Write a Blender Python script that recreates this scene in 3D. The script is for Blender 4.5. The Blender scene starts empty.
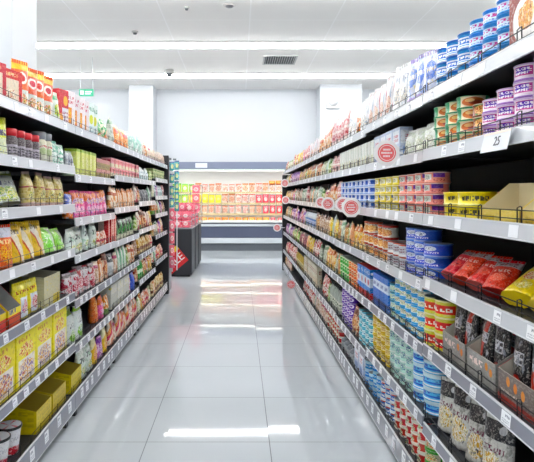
import bpy, bmesh, math, random
from mathutils import Vector, Matrix, noise
PI = math.pi
sc = bpy.context.scene
col = sc.collection
rnd = random.Random(7)

# ------------------------------------------------------------------ camera
EYE = 1.2
FPX = 559.0
cam_d = bpy.data.cameras.new('camera'); cam = bpy.data.objects.new('camera', cam_d); col.objects.link(cam)
cam.location = (0, 0, EYE); cam.rotation_euler = (PI / 2, 0, 0)
cam_d.sensor_width = 36; cam_d.lens = FPX / 534 * 36
cam_d.shift_x = (267 - 239.5) / 534; cam_d.shift_y = -(231 - 195) / 534
cam_d.clip_start = 0.05
sc.camera = cam
# ------------------------------------------------------------------ light and exposure
sc.view_settings.view_transform = 'Standard'; sc.view_settings.look = 'None'
sc.view_settings.gamma = 1; sc.view_settings.use_curve_mapping = False
sc.view_settings.exposure = .58
w = bpy.data.worlds.new('world'); sc.world = w; w.use_nodes = True
w.node_tree.nodes['Background'].inputs[0].default_value = (.9, .95, 1, 1)
w.node_tree.nodes['Background'].inputs[1].default_value = 0.3
TUBE = 17.0            # emission of the ceiling tubes
FRIDGE_LAMP = 5.0

CEIL = 3.66; XL, XR = -.87, .695; DEEP = .46
BL, BR = .95, .967
YL0, YR0 = 2.02, 2.13
TX, TY, TT = .1453, 2.716, .597

# ------------------------------------------------------------------ small helpers
def lin(h):
    if isinstance(h, (tuple, list)): return (*h[:3], 1)
    c = [int(h[i:i + 2], 16) / 255 for i in (0, 2, 4)]
    return tuple(x / 12.92 if x <= .04045 else ((x + .055) / 1.055) ** 2.4 for x in c) + (1,)

def mat(name, colr, rough=.5, metal=0., emit=0., coat=0., spec=.5, alpha=1, trans=0.):
    m = bpy.data.materials.new(name); m.use_nodes = True; b = m.node_tree.nodes['Principled BSDF']
    b.inputs['Base Color'].default_value = lin(colr); b.inputs['Roughness'].default_value = rough
    b.inputs['Metallic'].default_value = metal; b.inputs['Coat Weight'].default_value = coat
    b.inputs['Specular IOR Level'].default_value = spec; b.inputs['Transmission Weight'].default_value = trans
    if emit: b.inputs['Emission Color'].default_value = lin(colr); b.inputs['Emission Strength'].default_value = emit
    return m

class NB:
    """tiny node builder"""
    def __init__(s, m): s.t = m.node_tree; s.n = s.t.nodes; s.b = s.n['Principled BSDF']
    def _set(s, sock, v):
        if hasattr(v, 'is_output'): s.t.links.new(v, sock)
        else: sock.default_value = v
    def math(s, op, a, b=0., c=0.):
        n = s.n.new('ShaderNodeMath'); n.operation = op
        s._set(n.inputs[0], a); s._set(n.inputs[1], b); s._set(n.inputs[2], c); return n.outputs[0]
    def mix(s, f, a, b):
        n = s.n.new('ShaderNodeMix'); n.data_type = 'RGBA'
        s._set(n.inputs[0], f); s._set(n.inputs[6], a); s._set(n.inputs[7], b); return n.outputs[2]
    def xyz(s, x, y, z=0.):
        n = s.n.new('ShaderNodeCombineXYZ'); s._set(n.inputs[0], x); s._set(n.inputs[1], y); s._set(n.inputs[2], z); return n.outputs[0]
    def noise(s, vec, scale, detail=2):
        n = s.n.new('ShaderNodeTexNoise'); n.inputs['Scale'].default_value = scale; n.inputs['Detail'].default_value = detail
        s.t.links.new(vec, n.inputs['Vector']); return n.outputs[0]
    def wnoise(s, vec):
        n = s.n.new('ShaderNodeTexWhiteNoise'); n.noise_dimensions = '3D'; s.t.links.new(vec, n.inputs['Vector']); return n
    def ramp(s, f, stops, const=True):
        n = s.n.new('ShaderNodeValToRGB'); e = n.color_ramp.elements
        if const: n.color_ramp.interpolation = 'CONSTANT'
        while len(e) < len(stops): e.new(.5)
        for q, (p, c) in zip(e, stops): q.position = p; q.color = c
        s.t.links.new(f, n.inputs[0]); return n.outputs[0]

PM = {}
def printed(name, base, layers=(), rough=.38, coat=0., metal=0., seed=0, fine=0.):
    """a printed wrapper: shapes, lettering-like strokes and a food picture laid out on the item's own UV map"""
    if name in PM: return PM[name]
    m = mat(name, base, rough, metal=metal, coat=coat); k = NB(m)
    uvn = k.n.new('ShaderNodeUVMap'); sp = k.n.new('ShaderNodeSeparateXYZ'); k.t.links.new(uvn.outputs[0], sp.inputs[0])
    u, v = sp.outputs[0], sp.outputs[1]
    oi = k.n.new('ShaderNodeObjectInfo'); rn = oi.outputs['Random']
    vec = k.xyz(u, v, k.math('ADD', seed * 3.7, k.math('MULTIPLY', rn, 40.)))
    c = lin(base)
    for L in layers:
        t = L[0]
        def rng(x, a, b):
            lo_ = k.math('GREATER_THAN', x, a) if a > 0 else None
            hi_ = k.math('LESS_THAN', x, b) if b < 1 else None
            if lo_ is None: return hi_ if hi_ is not None else 1.
            if hi_ is None: return lo_
            return k.math('MULTIPLY', lo_, hi_)
        if t == 'band': f = rng(v, L[1], L[2]); cc = lin(L[3])
        elif t == 'vband': f = rng(u, L[1], L[2]); cc = lin(L[3])
        elif t == 'rect': f = k.math('MULTIPLY', rng(u, L[1], L[3]), rng(v, L[2], L[4])); cc = lin(L[5])
        elif t == 'ell' or t == 'food':
            dx = k.math('DIVIDE', k.math('SUBTRACT', u, L[1]), L[3]); dy = k.math('DIVIDE', k.math('SUBTRACT', v, L[2]), L[4])
            r = k.math('ADD', k.math('MULTIPLY', dx, dx), k.math('MULTIPLY', dy, dy))
            if t == 'food':
                r = k.math('ADD', r, k.math('MULTIPLY', k.math('SUBTRACT', k.noise(vec, 9), .5), 1.2))
                cs = L[5]; nn = k.noise(vec, 14, 3)
                st = [(0, lin(cs[0]))] + [(.38 + .26 * i / max(1, len(cs) - 1), lin(q)) for i, q in enumerate(cs[1:])]
                cc = k.ramp(nn, st)
            else: cc = lin(L[5])
            f = k.math('LESS_THAN', r, 1.)
        elif t == 'speck':
            f = k.math('GREATER_THAN', k.noise(k.xyz(u, v, k.math('ADD', seed * 2.3 + L[2] * 31, k.math('MULTIPLY', rn, 23.))), L[1], 4), L[2]); cc = lin(L[3])
        elif t == 'diag':      # slanting sweep, v > a + b*u
            f = k.math('GREATER_THAN', v, k.math('ADD', L[1], k.math('MULTIPLY', u, L[2]))); cc = lin(L[3])
        elif t == 'text':      # rows of short strokes: ('text', u0, v0, u1, v1, nrows, ncols, colour)
            _, u0, v0, u1, v1, nr, nc, cl = L
            gu = k.math('MULTIPLY', k.math('SUBTRACT', u, u0), nc / (u1 - u0)); gv = k.math('MULTIPLY', k.math('SUBTRACT', v, v0), nr / (v1 - v0))
            cell = k.xyz(k.math('FLOOR', k.math('MULTIPLY', gu, 3.)), k.math('FLOOR', k.math('MULTIPLY', gv, 3.)), seed + nr * 1.3)
            on = k.math('GREATER_THAN', k.wnoise(cell).outputs[0], .36)
            fr = k.math('FRACT', gv); row = k.math('MULTIPLY', k.math('GREATER_THAN', fr, .12), k.math('LESS_THAN', fr, .8))
            gap = k.math('LESS_THAN', k.math('FRACT', gu), .84)
            f = k.math('MULTIPLY', k.math('MULTIPLY', on, row), k.math('MULTIPLY', gap, k.math('MULTIPLY', rng(u, u0, u1), rng(v, v0, v1)))); cc = lin(cl)
        c = k.mix(f, c, cc)
    if fine:     # fine print all over the wrapper
        f = k.math('MULTIPLY', k.math('GREATER_THAN', k.noise(k.xyz(u, k.math('MULTIPLY', v, 1.6), k.math('MULTIPLY', rn, 9.)), 16, 3), .56), fine)
        c = k.mix(f, c, lin('f4f1ea'))
        f = k.math('MULTIPLY', k.math('GREATER_THAN', k.noise(k.xyz(k.math('MULTIPLY', u, 1.3), v, k.math('ADD', 7., k.math('MULTIPLY', rn, 9.))), 13, 3), .59), fine)
        c = k.mix(f, c, lin('4a3c40'))
    if fine:
        hs_ = k.n.new('ShaderNodeHueSaturation'); k.t.links.new(c, hs_.inputs['Color'])
        k.t.links.new(k.math('ADD', .493, k.math('MULTIPLY', rn, .014)), hs_.inputs['Hue']); k.t.links.new(k.math('ADD', .9, k.math('MULTIPLY', rn, .18)), hs_.inputs['Value'])
        hs_.inputs['Saturation'].default_value = 1.25; c = hs_.outputs[0]
    k.t.links.new(c, k.b.inputs['Base Color'])
    PM[name] = m; return m

def link(name, me, m, parent=None):
    o = bpy.data.objects.new(name, me); col.objects.link(o)
    if m is not None and not me.materials:
        for q in (m if isinstance(m, (list, tuple)) else [m]): me.materials.append(q)
    if parent: o.parent = parent
    return o
def mesh_from(bm, name, smooth=False):
    me = bpy.data.meshes.new(name); bmesh.ops.recalc_face_normals(bm, faces=bm.faces); bm.to_mesh(me); bm.free()
    if smooth:
        for p in me.polygons: p.use_smooth = True
    return me
def tag(o, label=None, cat=None, group=None, kind=None):
    if label: o['label'] = label
    if cat: o['category'] = cat
    if group: o['group'] = group
    if kind: o['kind'] = kind
    return o
def empty(name, loc=(0, 0, 0), rz=0):
    o = bpy.data.objects.new(name, None); col.objects.link(o); o.location = loc; o.rotation_euler = (0, 0, rz); o.empty_display_size = .05; return o
def bx(bm, x0, x1, y0, y1, z0, z1, bev=0., mi=0):
    vs = [bm.verts.new((x, y, z)) for x in (x0, x1) for y in (y0, y1) for z in (z0, z1)]
    q = [(0, 1, 3, 2), (4, 6, 7, 5), (0, 4, 5, 1), (2, 3, 7, 6), (0, 2, 6, 4), (1, 5, 7, 3)]
    fs = [bm.faces.new([vs[i] for i in f]) for f in q]
    for f in fs: f.material_index = mi
    if bev:
        r = bmesh.ops.bevel(bm, geom=list({e for f in fs for e in f.edges}), offset=bev, segments=2, affect='EDGES', profile=.6)
        for f in r['faces']: f.material_index = mi
def boxobj(name, m, parent, *b, bev=0.):
    bm = bmesh.new(); bx(bm, *b, bev=bev); return link(name, mesh_from(bm, name), m, parent)
def tube(bm, pts, r, n=6):
    rings = []
    for i, p in enumerate(pts):
        p = Vector(p); a = Vector(pts[max(0, i - 1)]); b = Vector(pts[min(len(pts) - 1, i + 1)])
        d = (b - a).normalized(); up = Vector((0, 0, 1)) if abs(d.z) < .9 else Vector((1, 0, 0))
        s = d.cross(up).normalized(); t = d.cross(s)
        rings.append([bm.verts.new(p + r * (math.cos(2 * PI * j / n) * s + math.sin(2 * PI * j / n) * t)) for j in range(n)])
    for a, b in zip(rings, rings[1:]):
        for j in range(n): bm.faces.new((a[j], a[(j + 1) % n], b[(j + 1) % n], b[j]))
    bm.faces.new(rings[0][::-1]); bm.faces.new(rings[-1])
def lathe(name, prof, n=28, rep=2, vr=None, smooth=True):
    """profile of (r, z); UV u runs round the body `rep` times with the label centre facing -y, v follows height"""
    me = bpy.data.meshes.new(name); vs = []; fs = []; uv = []
    z0, z1 = vr or (min(p[1] for p in prof), max(p[1] for p in prof))
    for r, z in prof:
        for j in range(n):
            a = 2 * PI * j / n; vs.append((r * math.sin(a), r * math.cos(a), z))
    for i in range(len(prof) - 1):
        for j in range(n):
            a, b = i * n + j, i * n + (j + 1) % n
            fs.append((a, a + n, b + n, b))
            for q, jj, ii in ((a, j, i), (a + n, j, i + 1), (b + n, j + 1, i + 1), (b, j + 1, i)):
                uv.append(((jj / n * rep) - (0.5 if rep % 2 == 0 else 0), (prof[ii][1] - z0) / (z1 - z0)))
    me.from_pydata(vs, [], fs); l = me.uv_layers.new(name='UVMap')
    for i, q in enumerate(uv): l.data[i].uv = (q[0], q[1])
    # keep u in 0..1 face by face
    for p in me.polygons:
        us = [l.data[i].uv[0] for i in p.loop_indices]; fl = math.floor(min(us) + 1e-6)
        for i in p.loop_indices: l.data[i].uv[0] -= fl
        p.use_smooth = smooth
    return me

# ------------------------------------------------------------------ goods: meshes (front faces local -y, width on x)
M = {}
M['tin'] = mat('tin_plate', 'c9ccd2', .28, metal=.9)
M['capred'] = mat('red_plastic_cap', 'd8202c', .3)
M['capblack'] = mat('black_plastic', '17181b', .35)
M['capgrey'] = mat('grey_cap', '8f939a', .35)
M['foil'] = mat('foil_seal', 'd9dbe0', .3, metal=.35)
M['card_in'] = mat('plain_carton', 'cfcabb', .8)

def can_mesh(r, h):
    b = .0022
    body = lathe('can_body', [(r - .0035, .0), (r, .0015), (r, .004), (r - b, .006), (r - b, h - .006), (r, h - .004), (r, h - .0015), (r - .002, h)], 26, 2)
    lid = lathe('can_lid', [(r - .002, h), (r - .004, h - .0035), (r * .7, h - .0035), (r * .66, h - .0022), (.001, h - .0022)], 26, 1)
    return body, lid
def uv_box(bm, w, d, h):
    l = bm.loops.layers.uv.verify()
    for f in bm.faces:
        n = f.normal
        for lp in f.loops:
            p = lp.vert.co
            if abs(n.y) >= abs(n.x) and abs(n.y) >= abs(n.z): q = (p.x / w + .5, p.z / h)
            elif abs(n.x) >= abs(n.z): q = (.08 + .28 * (p.y / d + .5), p.z / h)
            else: q = (p.x / w + .5, .03 + .12 * (p.y / d + .5))
            lp[l].uv = q
def box_mesh(w, d, h, bev=.0018):
    bm = bmesh.new(); bx(bm, -w / 2, w / 2, -d / 2, d / 2, 0, h, bev=bev); bm.normal_update(); bmesh.ops.recalc_face_normals(bm, faces=bm.faces); uv_box(bm, w, d, h)
    return mesh_from(bm, 'carton_body')
def pouch_mesh(w, d, h, seed=0, seal=.08, stand=True, crumple=1.):
    """filled film bag: crimped flat seal(s), swollen middle, wrinkles running in from the seams"""
    nx, nz = 12, 16; bm = bmesh.new(); l = bm.loops.layers.uv.verify(); V = {}
    for side in (-1, 1):
        for i in range(nx + 1):
            for j in range(nz + 1):
                u = i / nx; v = j / nz
                if v > 1 - seal: t = .02
                else:
                    vv = v / (1 - seal)
                    t = (max(0., 1 - vv ** 3) ** .55) * (1 if stand else max(0., min(1, vv / .22)) ** .5) + .02
                e = max(0., math.sin(PI * u)) ** (.5 if v > .15 else .35)
                n_ = noise.noise(Vector((u * 4.2 + seed * 9.1, v * 5.1, side * 3.3 + seed)))
                n2 = noise.noise(Vector((u * 10 + seed * 3.1, v * 3.5, side * 1.7 + 5)))
                y = side * (d / 2 * t * e * (1 + .25 * n_ * crumple) + .0006) + crumple * .004 * n2 * (e * .8 + .2)
                shrink = 1 - .05 * crumple * t * e - .03 * crumple * abs(noise.noise(Vector((v * 6, seed, u > .5))))
                x = (u - .5) * w * shrink
                z = v * h
                if i in (0, nx) and side == 1: V[side, i, j] = V[-1, i, j]; continue
                if j == nz and side == 1 : V[side, i, j] = V[-1, i, j]; continue
                V[side, i, j] = bm.verts.new((x, y, z))
    for side in (-1, 1):
        for i in range(nx):
            for j in range(nz):
                ks = [(i, j), (i + 1, j), (i + 1, j + 1), (i, j + 1)]
                if side == 1: ks = ks[::-1]
                vs = []
                for q in ks:
                    if V[side, q[0], q[1]] not in vs: vs.append(V[side, q[0], q[1]])
                if len(vs) < 3: continue
                try: f = bm.faces.new(vs)
                except ValueError: continue
                f.smooth = True
                for lp, q in zip(f.loops, [q for n_, q in enumerate(ks) if V[side, q[0], q[1]] in vs][:len(vs)]): lp[l].uv = (q[0] / nx, q[1] / nz)
    for i in range(nx):      # bottom
        vs = [V[-1, i, 0], V[-1, i + 1, 0], V[1, i + 1, 0], V[1, i, 0]]; q = []
        for x in vs:
            if x not in q: q.append(x)
        if len(q) > 2:
            f = bm.faces.new(q)
            for lp in f.loops: lp[l].uv = (.5, .03)
    me = mesh_from(bm, 'pouch_body')
    return me
def seal_mesh(w, h, z):
    bm = bmesh.new(); n = 14
    for s in (-1,):
        top = []; bot = []
        for i in range(n + 1):
            y = .0022 * (-1) ** i * .6
            bot.append((bm.verts.new(((i / n - .5) * w * .98, y - .0025, z)), bm.verts.new(((i / n - .5) * w * .98, y + .0025, z))))
            top.append((bm.verts.new(((i / n - .5) * w * .98, y - .0018, z + h)), bm.verts.new(((i / n - .5) * w * .98, y + .0018, z + h))))
        for i in range(n):
            for k in (0, 1): bm.faces.new((bot[i][k], bot[i + 1][k], top[i + 1][k], top[i][k]))
            bm.faces.new((top[i][0], top[i + 1][0], top[i + 1][1], top[i][1])); bm.faces.new((bot[i][0], bot[i][1], bot[i + 1][1], bot[i + 1][0]))
        bm.faces.new((bot[0][0], top[0][0], top[0][1], bot[0][1])); bm.faces.new((bot[n][0], bot[n][1], top[n][1], top[n][0]))
    return mesh_from(bm, 'seal')
def tray_meshes(w, d, h, fh):
    """shelf-ready display carton: tall back, sides sloping down to a low front lip"""
    t = .003; bm = bmesh.new(); l = bm.loops.layers.uv.verify()
    bx(bm, -w / 2, w / 2, -d / 2, -d / 2 + t, 0, fh); bx(bm, -w / 2, w / 2, d / 2 - t, d / 2, 0, h); bx(bm, -w / 2, w / 2, -d / 2 + t, d / 2 - t, 0, t)
    for s in (-1, 1):
        x0, x1 = sorted((s * w / 2, s * (w / 2 - t)))
        pr = [(-d / 2, 0), (d / 2, 0), (d / 2, h), (d / 2 - .25 * d, h), (-d / 2, fh)]
        a = [bm.verts.new((x0, y, z)) for y, z in pr]; b = [bm.verts.new((x1, y, z)) for y, z in pr]
        bm.faces.new(a); bm.faces.new(b[::-1])
        for i in range(5): bm.faces.new((a[i], a[(i + 1) % 5], b[(i + 1) % 5], b[i]))
    bmesh.ops.recalc_face_normals(bm, faces=bm.faces); bm.normal_update(); uv_box(bm, w, d, h)
    # inside faces get the plain board
    for f in bm.faces:
        c = f.calc_center_median(); n = f.normal
        if (abs(n.x) > .9 and c.x * n.x < 0) or (n.y < -.9 and c.y > 0) or (n.y > .9 and c.y < 0) or n.z > .9: f.material_index = 1
    return mesh_from(bm, 'tray_body')

# ------------------------------------------------------------------ the room
def st(o): o['kind'] = 'structure'; return o
m_wall = mat('white_wall_paint', 'd0d4d8', .6)
fl = mat('polished_floor_tiles', 'c2c7cb', .07); k = NB(fl)
tc = k.n.new('ShaderNodeNewGeometry'); sp = k.n.new('ShaderNodeSeparateXYZ'); k.t.links.new(tc.outputs['Position'], sp.inputs[0])
gx = k.math('DIVIDE', k.math('SUBTRACT', sp.outputs[0], TX), TT); gy = k.math('DIVIDE', k.math('SUBTRACT', sp.outputs[1], TY), TT)
fx = k.math('ABSOLUTE', k.math('SUBTRACT', k.math('FRACT', gx), .5)); fy = k.math('ABSOLUTE', k.math('SUBTRACT', k.math('FRACT', gy), .5))
gr = k.math('GREATER_THAN', k.math('MAXIMUM', fx, fy), .5 - .0022 / TT)
cell = k.xyz(k.math('FLOOR', gx), k.math('FLOOR', gy)); wn = k.wnoise(cell)
n1 = k.noise(tc.outputs['Position'], 1.1, 4); n2 = k.noise(k.xyz(sp.outputs[0], k.math('MULTIPLY', sp.outputs[1], .25)), 9, 4)
c = k.mix(n1, lin('bac2c9'), lin('cbd1d6')); c = k.mix(k.math('MULTIPLY', wn.outputs[0], .18), c, lin('bcc3c9')); c = k.mix(k.math('MULTIPLY', n2, .10), c, lin('d9dcdf'))
c = k.mix(gr, c, lin('70757b')); k.t.links.new(c, k.b.inputs['Base Color'])
k.t.links.new(k.math('ADD', k.math('MULTIPLY', gr, .5), k.math('ADD', .022, k.math('MULTIPLY', n1, .03))), k.b.inputs['Roughness'])
g = tc.outputs['Normal']; vm = k.n.new('ShaderNodeVectorMath'); vm.operation = 'SUBTRACT'; k.t.links.new(wn.outputs[1], vm.inputs[0]); vm.inputs[1].default_value = (.5, .5, .5)
v2 = k.n.new('ShaderNodeVectorMath'); v2.operation = 'SCALE'; k.t.links.new(vm.outputs[0], v2.inputs[0]); v2.inputs['Scale'].default_value = .006
v3 = k.n.new('ShaderNodeVectorMath'); v3.operation = 'ADD'; k.t.links.new(g, v3.inputs[0]); k.t.links.new(v2.outputs[0], v3.inputs[1])
v4 = k.n.new('ShaderNodeVectorMath'); v4.operation = 'NORMALIZE'; k.t.links.new(v3.outputs[0], v4.inputs[0]); k.t.links.new(v4.outputs[0], k.b.inputs['Normal'])
k.b.inputs['Specular IOR Level'].default_value = .42

ce = mat('ceiling_board', 'eceae6', .85); k = NB(ce)
tc = k.n.new('ShaderNodeNewGeometry'); sp = k.n.new('ShaderNodeSeparateXYZ'); k.t.links.new(tc.outputs['Position'], sp.inputs[0])
fx = k.math('ABSOLUTE', k.math('SUBTRACT', k.math('FRACT', k.math('DIVIDE', k.math('SUBTRACT', sp.outputs[0], TX), 1.194)), .5))
fy = k.math('ABSOLUTE', k.math('SUBTRACT', k.math('FRACT', k.math('DIVIDE', k.math('SUBTRACT', sp.outputs[1], 7.86), 1.194)), .5))
gr = k.math('GREATER_THAN', k.math('MAXIMUM', fx, fy), .5 - .007)
k.t.links.new(k.mix(gr, lin('eceae6'), lin('f6f5f3')), k.b.inputs['Base Color'])
X0, X1, Y0, Y1 = -7.2, 7.2, -5.2, 13.05
st(boxobj('floor', fl, None, X0, X1, Y0, Y1, -.12, 0))
st(boxobj('ceiling', ce, None, X0, X1, Y0, Y1, CEIL, CEIL + .1))
st(boxobj('wall_back', m_wall, None, X0, X1, Y1, Y1 + .15, -.12, CEIL + .1))
st(boxobj('wall_front', m_wall, None, X0, X1, Y0 - .15, Y0, -.12, CEIL + .1))
st(boxobj('wall_left', m_wall, None, X0 - .15, X0, Y0 - .15, Y1 + .15, -.12, CEIL + .1))
st(boxobj('wall_right', m_wall, None, X1, X1 + .15, Y0 - .15, Y1 + .15, -.12, CEIL + .1))
m_trim = mat('ceiling_edge_trim', 'cfd3d6', .5)
st(boxobj('trim_1', m_trim, None, X0, X1, Y1 - .03, Y1, CEIL - .035, CEIL))
for b, lab, cat in (((-2.48, -1.93, 12.5, Y1), 'white square column against the back wall, left of the chiller', 0), ((1.79, 2.72, 12.4, Y1), 'wide white column against the back wall, right side', 0), ((-2.5, -1.9, 4.67, 5.24), 'white column behind the left shelves', 0)):
    o = st(boxobj('column', m_wall, None, *b, 0, CEIL, bev=.008)); o['label'] = lab
    
# ceiling lamps: rows of surface battens
m_tube = mat('lamp_diffuser', 'ffffff', .5, emit=TUBE); m_hous = mat('lamp_housing', 'f4f4f2', .4)
me_h = None
rows = [9.1, 11.4, 6.8, 4.5, 2.2, -.1, -2.4]
rown = {9.1: 'second row from back wall', 11.4: 'row nearest back wall', 6.8: 'third row from back wall', 4.5: 'fourth row from back wall', 2.2: 'fifth row from back wall', -.1: 'sixth row from back wall', -2.4: 'seventh row from back wall'}
ORD = ['first', 'second', 'third', 'fourth', 'fifth', 'sixth', 'seventh', 'eighth', 'ninth', 'tenth', 'eleventh', 'twelfth', 'thirteenth', 'fourteenth', 'fifteenth', 'sixteenth', 'seventeenth', 'eighteenth', 'nineteenth', 'twentieth',
       'twenty-first', 'twenty-second', 'twenty-third', 'twenty-fourth', 'twenty-fifth', 'twenty-sixth', 'twenty-seventh', 'twenty-eighth', 'twenty-ninth', 'thirtieth'] + ['number %d' % i for i in range(31, 90)]
def dup(root, loc=None, rot=None, scale=None):
    r = root.copy(); col.objects.link(r)
    if loc is not None: r.location = loc
    if rot is not None: r.rotation_euler = rot
    if scale is not None: r.scale = scale
    for ch in root.children:
        c_ = ch.copy(); col.objects.link(c_); c_.parent = r
        for g_ in ch.children:
            d_ = g_.copy(); col.objects.link(d_); d_.parent = c_
    return r
lamp0 = None
for ry in rows:
    for i in range(10):
        x = TX + 1.194 * (i - 5) + .1
        if lamp0 is None:
            lamp0 = empty('ceiling_lamp'); bm = bmesh.new(); bx(bm, -.594, .594, -.15, .15, -.018, 0, bev=.006); link('housing', mesh_from(bm, 'h'), m_hous, lamp0)  # housing widened into a pan to keep the diffuser's hot spot off the ceiling
            bm = bmesh.new(); bx(bm, -.59, .59, -.05, .05, -.06, -.0185, bev=.01); link('diffuser', mesh_from(bm, 'd'), m_tube, lamp0)
            L = lamp0
        else: L = dup(lamp0)
        L.location = (x, ry, CEIL - .001)
        tag(L, 'white linear ceiling lamp, %s, %s from left' % (rown[ry], ORD[i]), 'ceiling lamp', 'ceiling lamps in rows')

# air vent, smoke detectors, cameras, hanging sign
vent = tag(empty('ceiling_vent', (.73, 10.15, CEIL)), 'dark slatted square air vent in the ceiling between lamp rows', 'air vent')
m_vent = mat('vent_dark', '33373a', .6); m_ventf = mat('vent_frame', 'b9bbb9', .5)
bm = bmesh.new(); 
for a in ((-.30, .30, -.33, -.30), (-.30, .30, .30, .33), (-.30, -.27, -.30, .30), (.27, .30, -.30, .30)): bx(bm, *a, -.02, 0)
link('frame', mesh_from(bm, 'frame'), m_ventf, vent)
boxobj('opening', m_vent, vent, -.27, .27, -.3, .3, -.006, -.001)
bm = bmesh.new()
for i in range(13): x = -.25 + i * .0415; bx(bm, x - .004, x + .004, -.3, .3, -.018, -.0065)
link('slats', mesh_from(bm, 'slats'), m_ventf, vent)
m_dev = mat('device_plastic', 'bdbcb8', .4); m_devd = mat('device_dark', '55585c', .4)
def disc(name, loc, r, h, lab, cat, dark=False):
    o = tag(empty(name, loc), lab, cat)
    link('base', lathe('base', [(.001, -h * .5), (r * .8, -h * .5), (r, -h * .3), (r, 0), (.001, 0)], 24), m_dev, o)
    link('grille' if not dark else 'dome', lathe('dome', [(.001, -h), (r * .5, -h * .92), (r * .62, -h * .5), (.001, -h * .5)], 24), m_devd, o)
disc('ceiling_speaker', (-.13, 7.24, CEIL), .085, .03, 'round grey ceiling speaker near the top edge of the view', 'ceiling speaker')
disc('security_camera', (-1.38, 11.0, CEIL), .09, .14, 'small dome security camera beside the back lamp row', 'security camera', True)
disc('sprinkler_head', (-.69, 7.3, CEIL), .035, .05, 'small sprinkler on the ceiling left of the round speaker', 'sprinkler')
disc('smoke_detector', (-1.57, 8.4, CEIL), .05, .05, 'small round detector on the ceiling in front of the second lamp row', 'smoke detector')
m_green = mat('sign_green', '2ba37c', .45); m_w = mat('sign_white', 'f6f7f6', .5); m_wire = mat('hanger_wire', 'a9adb0', .4, metal=.6)
hs = tag(empty('hanging_sign', (-2.74, 10.0, 3.03)), 'small green sign hanging on two wires above the left shelves', 'hanging sign')
boxobj('panel', m_green, hs, -.13, .13, -.01, .01, -.065, .065, bev=.004)
bm = bmesh.new(); bx(bm, -.105, -.045, -.0115, -.0105, -.035, .035); bx(bm, -.02, .10, -.0115, -.0105, .005, .025); bx(bm, -.02, .08, -.0115, -.0105, -.03, -.012)
link('pictogram', mesh_from(bm, 'p'), m_w, hs)
for s in (-1, 1):
    bm = bmesh.new(); tube(bm, [(s * .11, 0, .066), (s * .11, 0, CEIL - 3.03)], .0035); link('wire', mesh_from(bm, 'wire'), m_wire, hs)
ck = tag(empty('wall_speaker', (2.07, 12.399, 3.26)), 'square white device with round face on the right-hand column', 'wall speaker')
boxobj('casing', mat('speaker_casing', 'dfe1e2', .4), ck, -.15, .15, -.07, 0, -.15, .15, bev=.02)
o = link('grille', lathe('g', [(.001, 0), (.105, 0), (.11, .004), (.11, .01), (.001, .01)], 28), mat('speaker_grille', 'c3c6c8', .5), ck); o.rotation_euler = (PI / 2, 0, 0); o.location = (0, -.0705, 0)

# ------------------------------------------------------------------ shelving
m_black = mat('black_powder_coat', '202329', .5); m_deck = mat('shelf_deck', '26282e', .45)
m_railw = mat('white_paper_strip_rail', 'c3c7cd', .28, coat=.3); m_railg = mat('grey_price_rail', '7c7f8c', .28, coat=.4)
m_tagw = mat('price_ticket_paper', 'eef0f4', .5); m_guard = mat('dark_wire', '26272b', .35, metal=.5); m_edge = mat('rail_edge', 'd5d8dc', .3)
LZ = {-1: [1.565, 1.335, 1.14, .905, .685, .415, .145], 0: [1.565, 1.35, 1.15, .918, .685, .415, .145], 1: [1.565, 1.31, 1.075, .875, .637, .395, .145],
      2: [1.56, 1.34, 1.108, .87, .636, .40, .145], 3: [1.555, 1.34, 1.14, .895, .67, .447, .145], 4: [1.555, 1.38, 1.19, 1.0, .775, .50, .145]}
RZ = {-1: [1.583, 1.37, 1.127, .89, .635, .335, .12], 0: [1.58, 1.366, 1.127, .873, .625, .357, .12], 1: [1.565, 1.366, 1.127, .875, .622, .325, .12]}
for q in range(2, 7): RZ[q] = [1.565, 1.366, 1.127, .88, .62, .335, .12]
def bay_of(side, y):
    return max(-1, min(6 if side > 0 else 4, math.floor((y - (YR0 if side > 0 else YL0)) / (BR if side > 0 else BL))))
def bay_span(side, k):
    a, W = (YR0, BR) if side > 0 else (YL0, BL); return a + k * W, a + (k + 1) * W
def shelf_z(side, lvl, y): return (RZ if side > 0 else LZ)[bay_of(side, y)][lvl]
prnd = random.Random(3)
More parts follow.
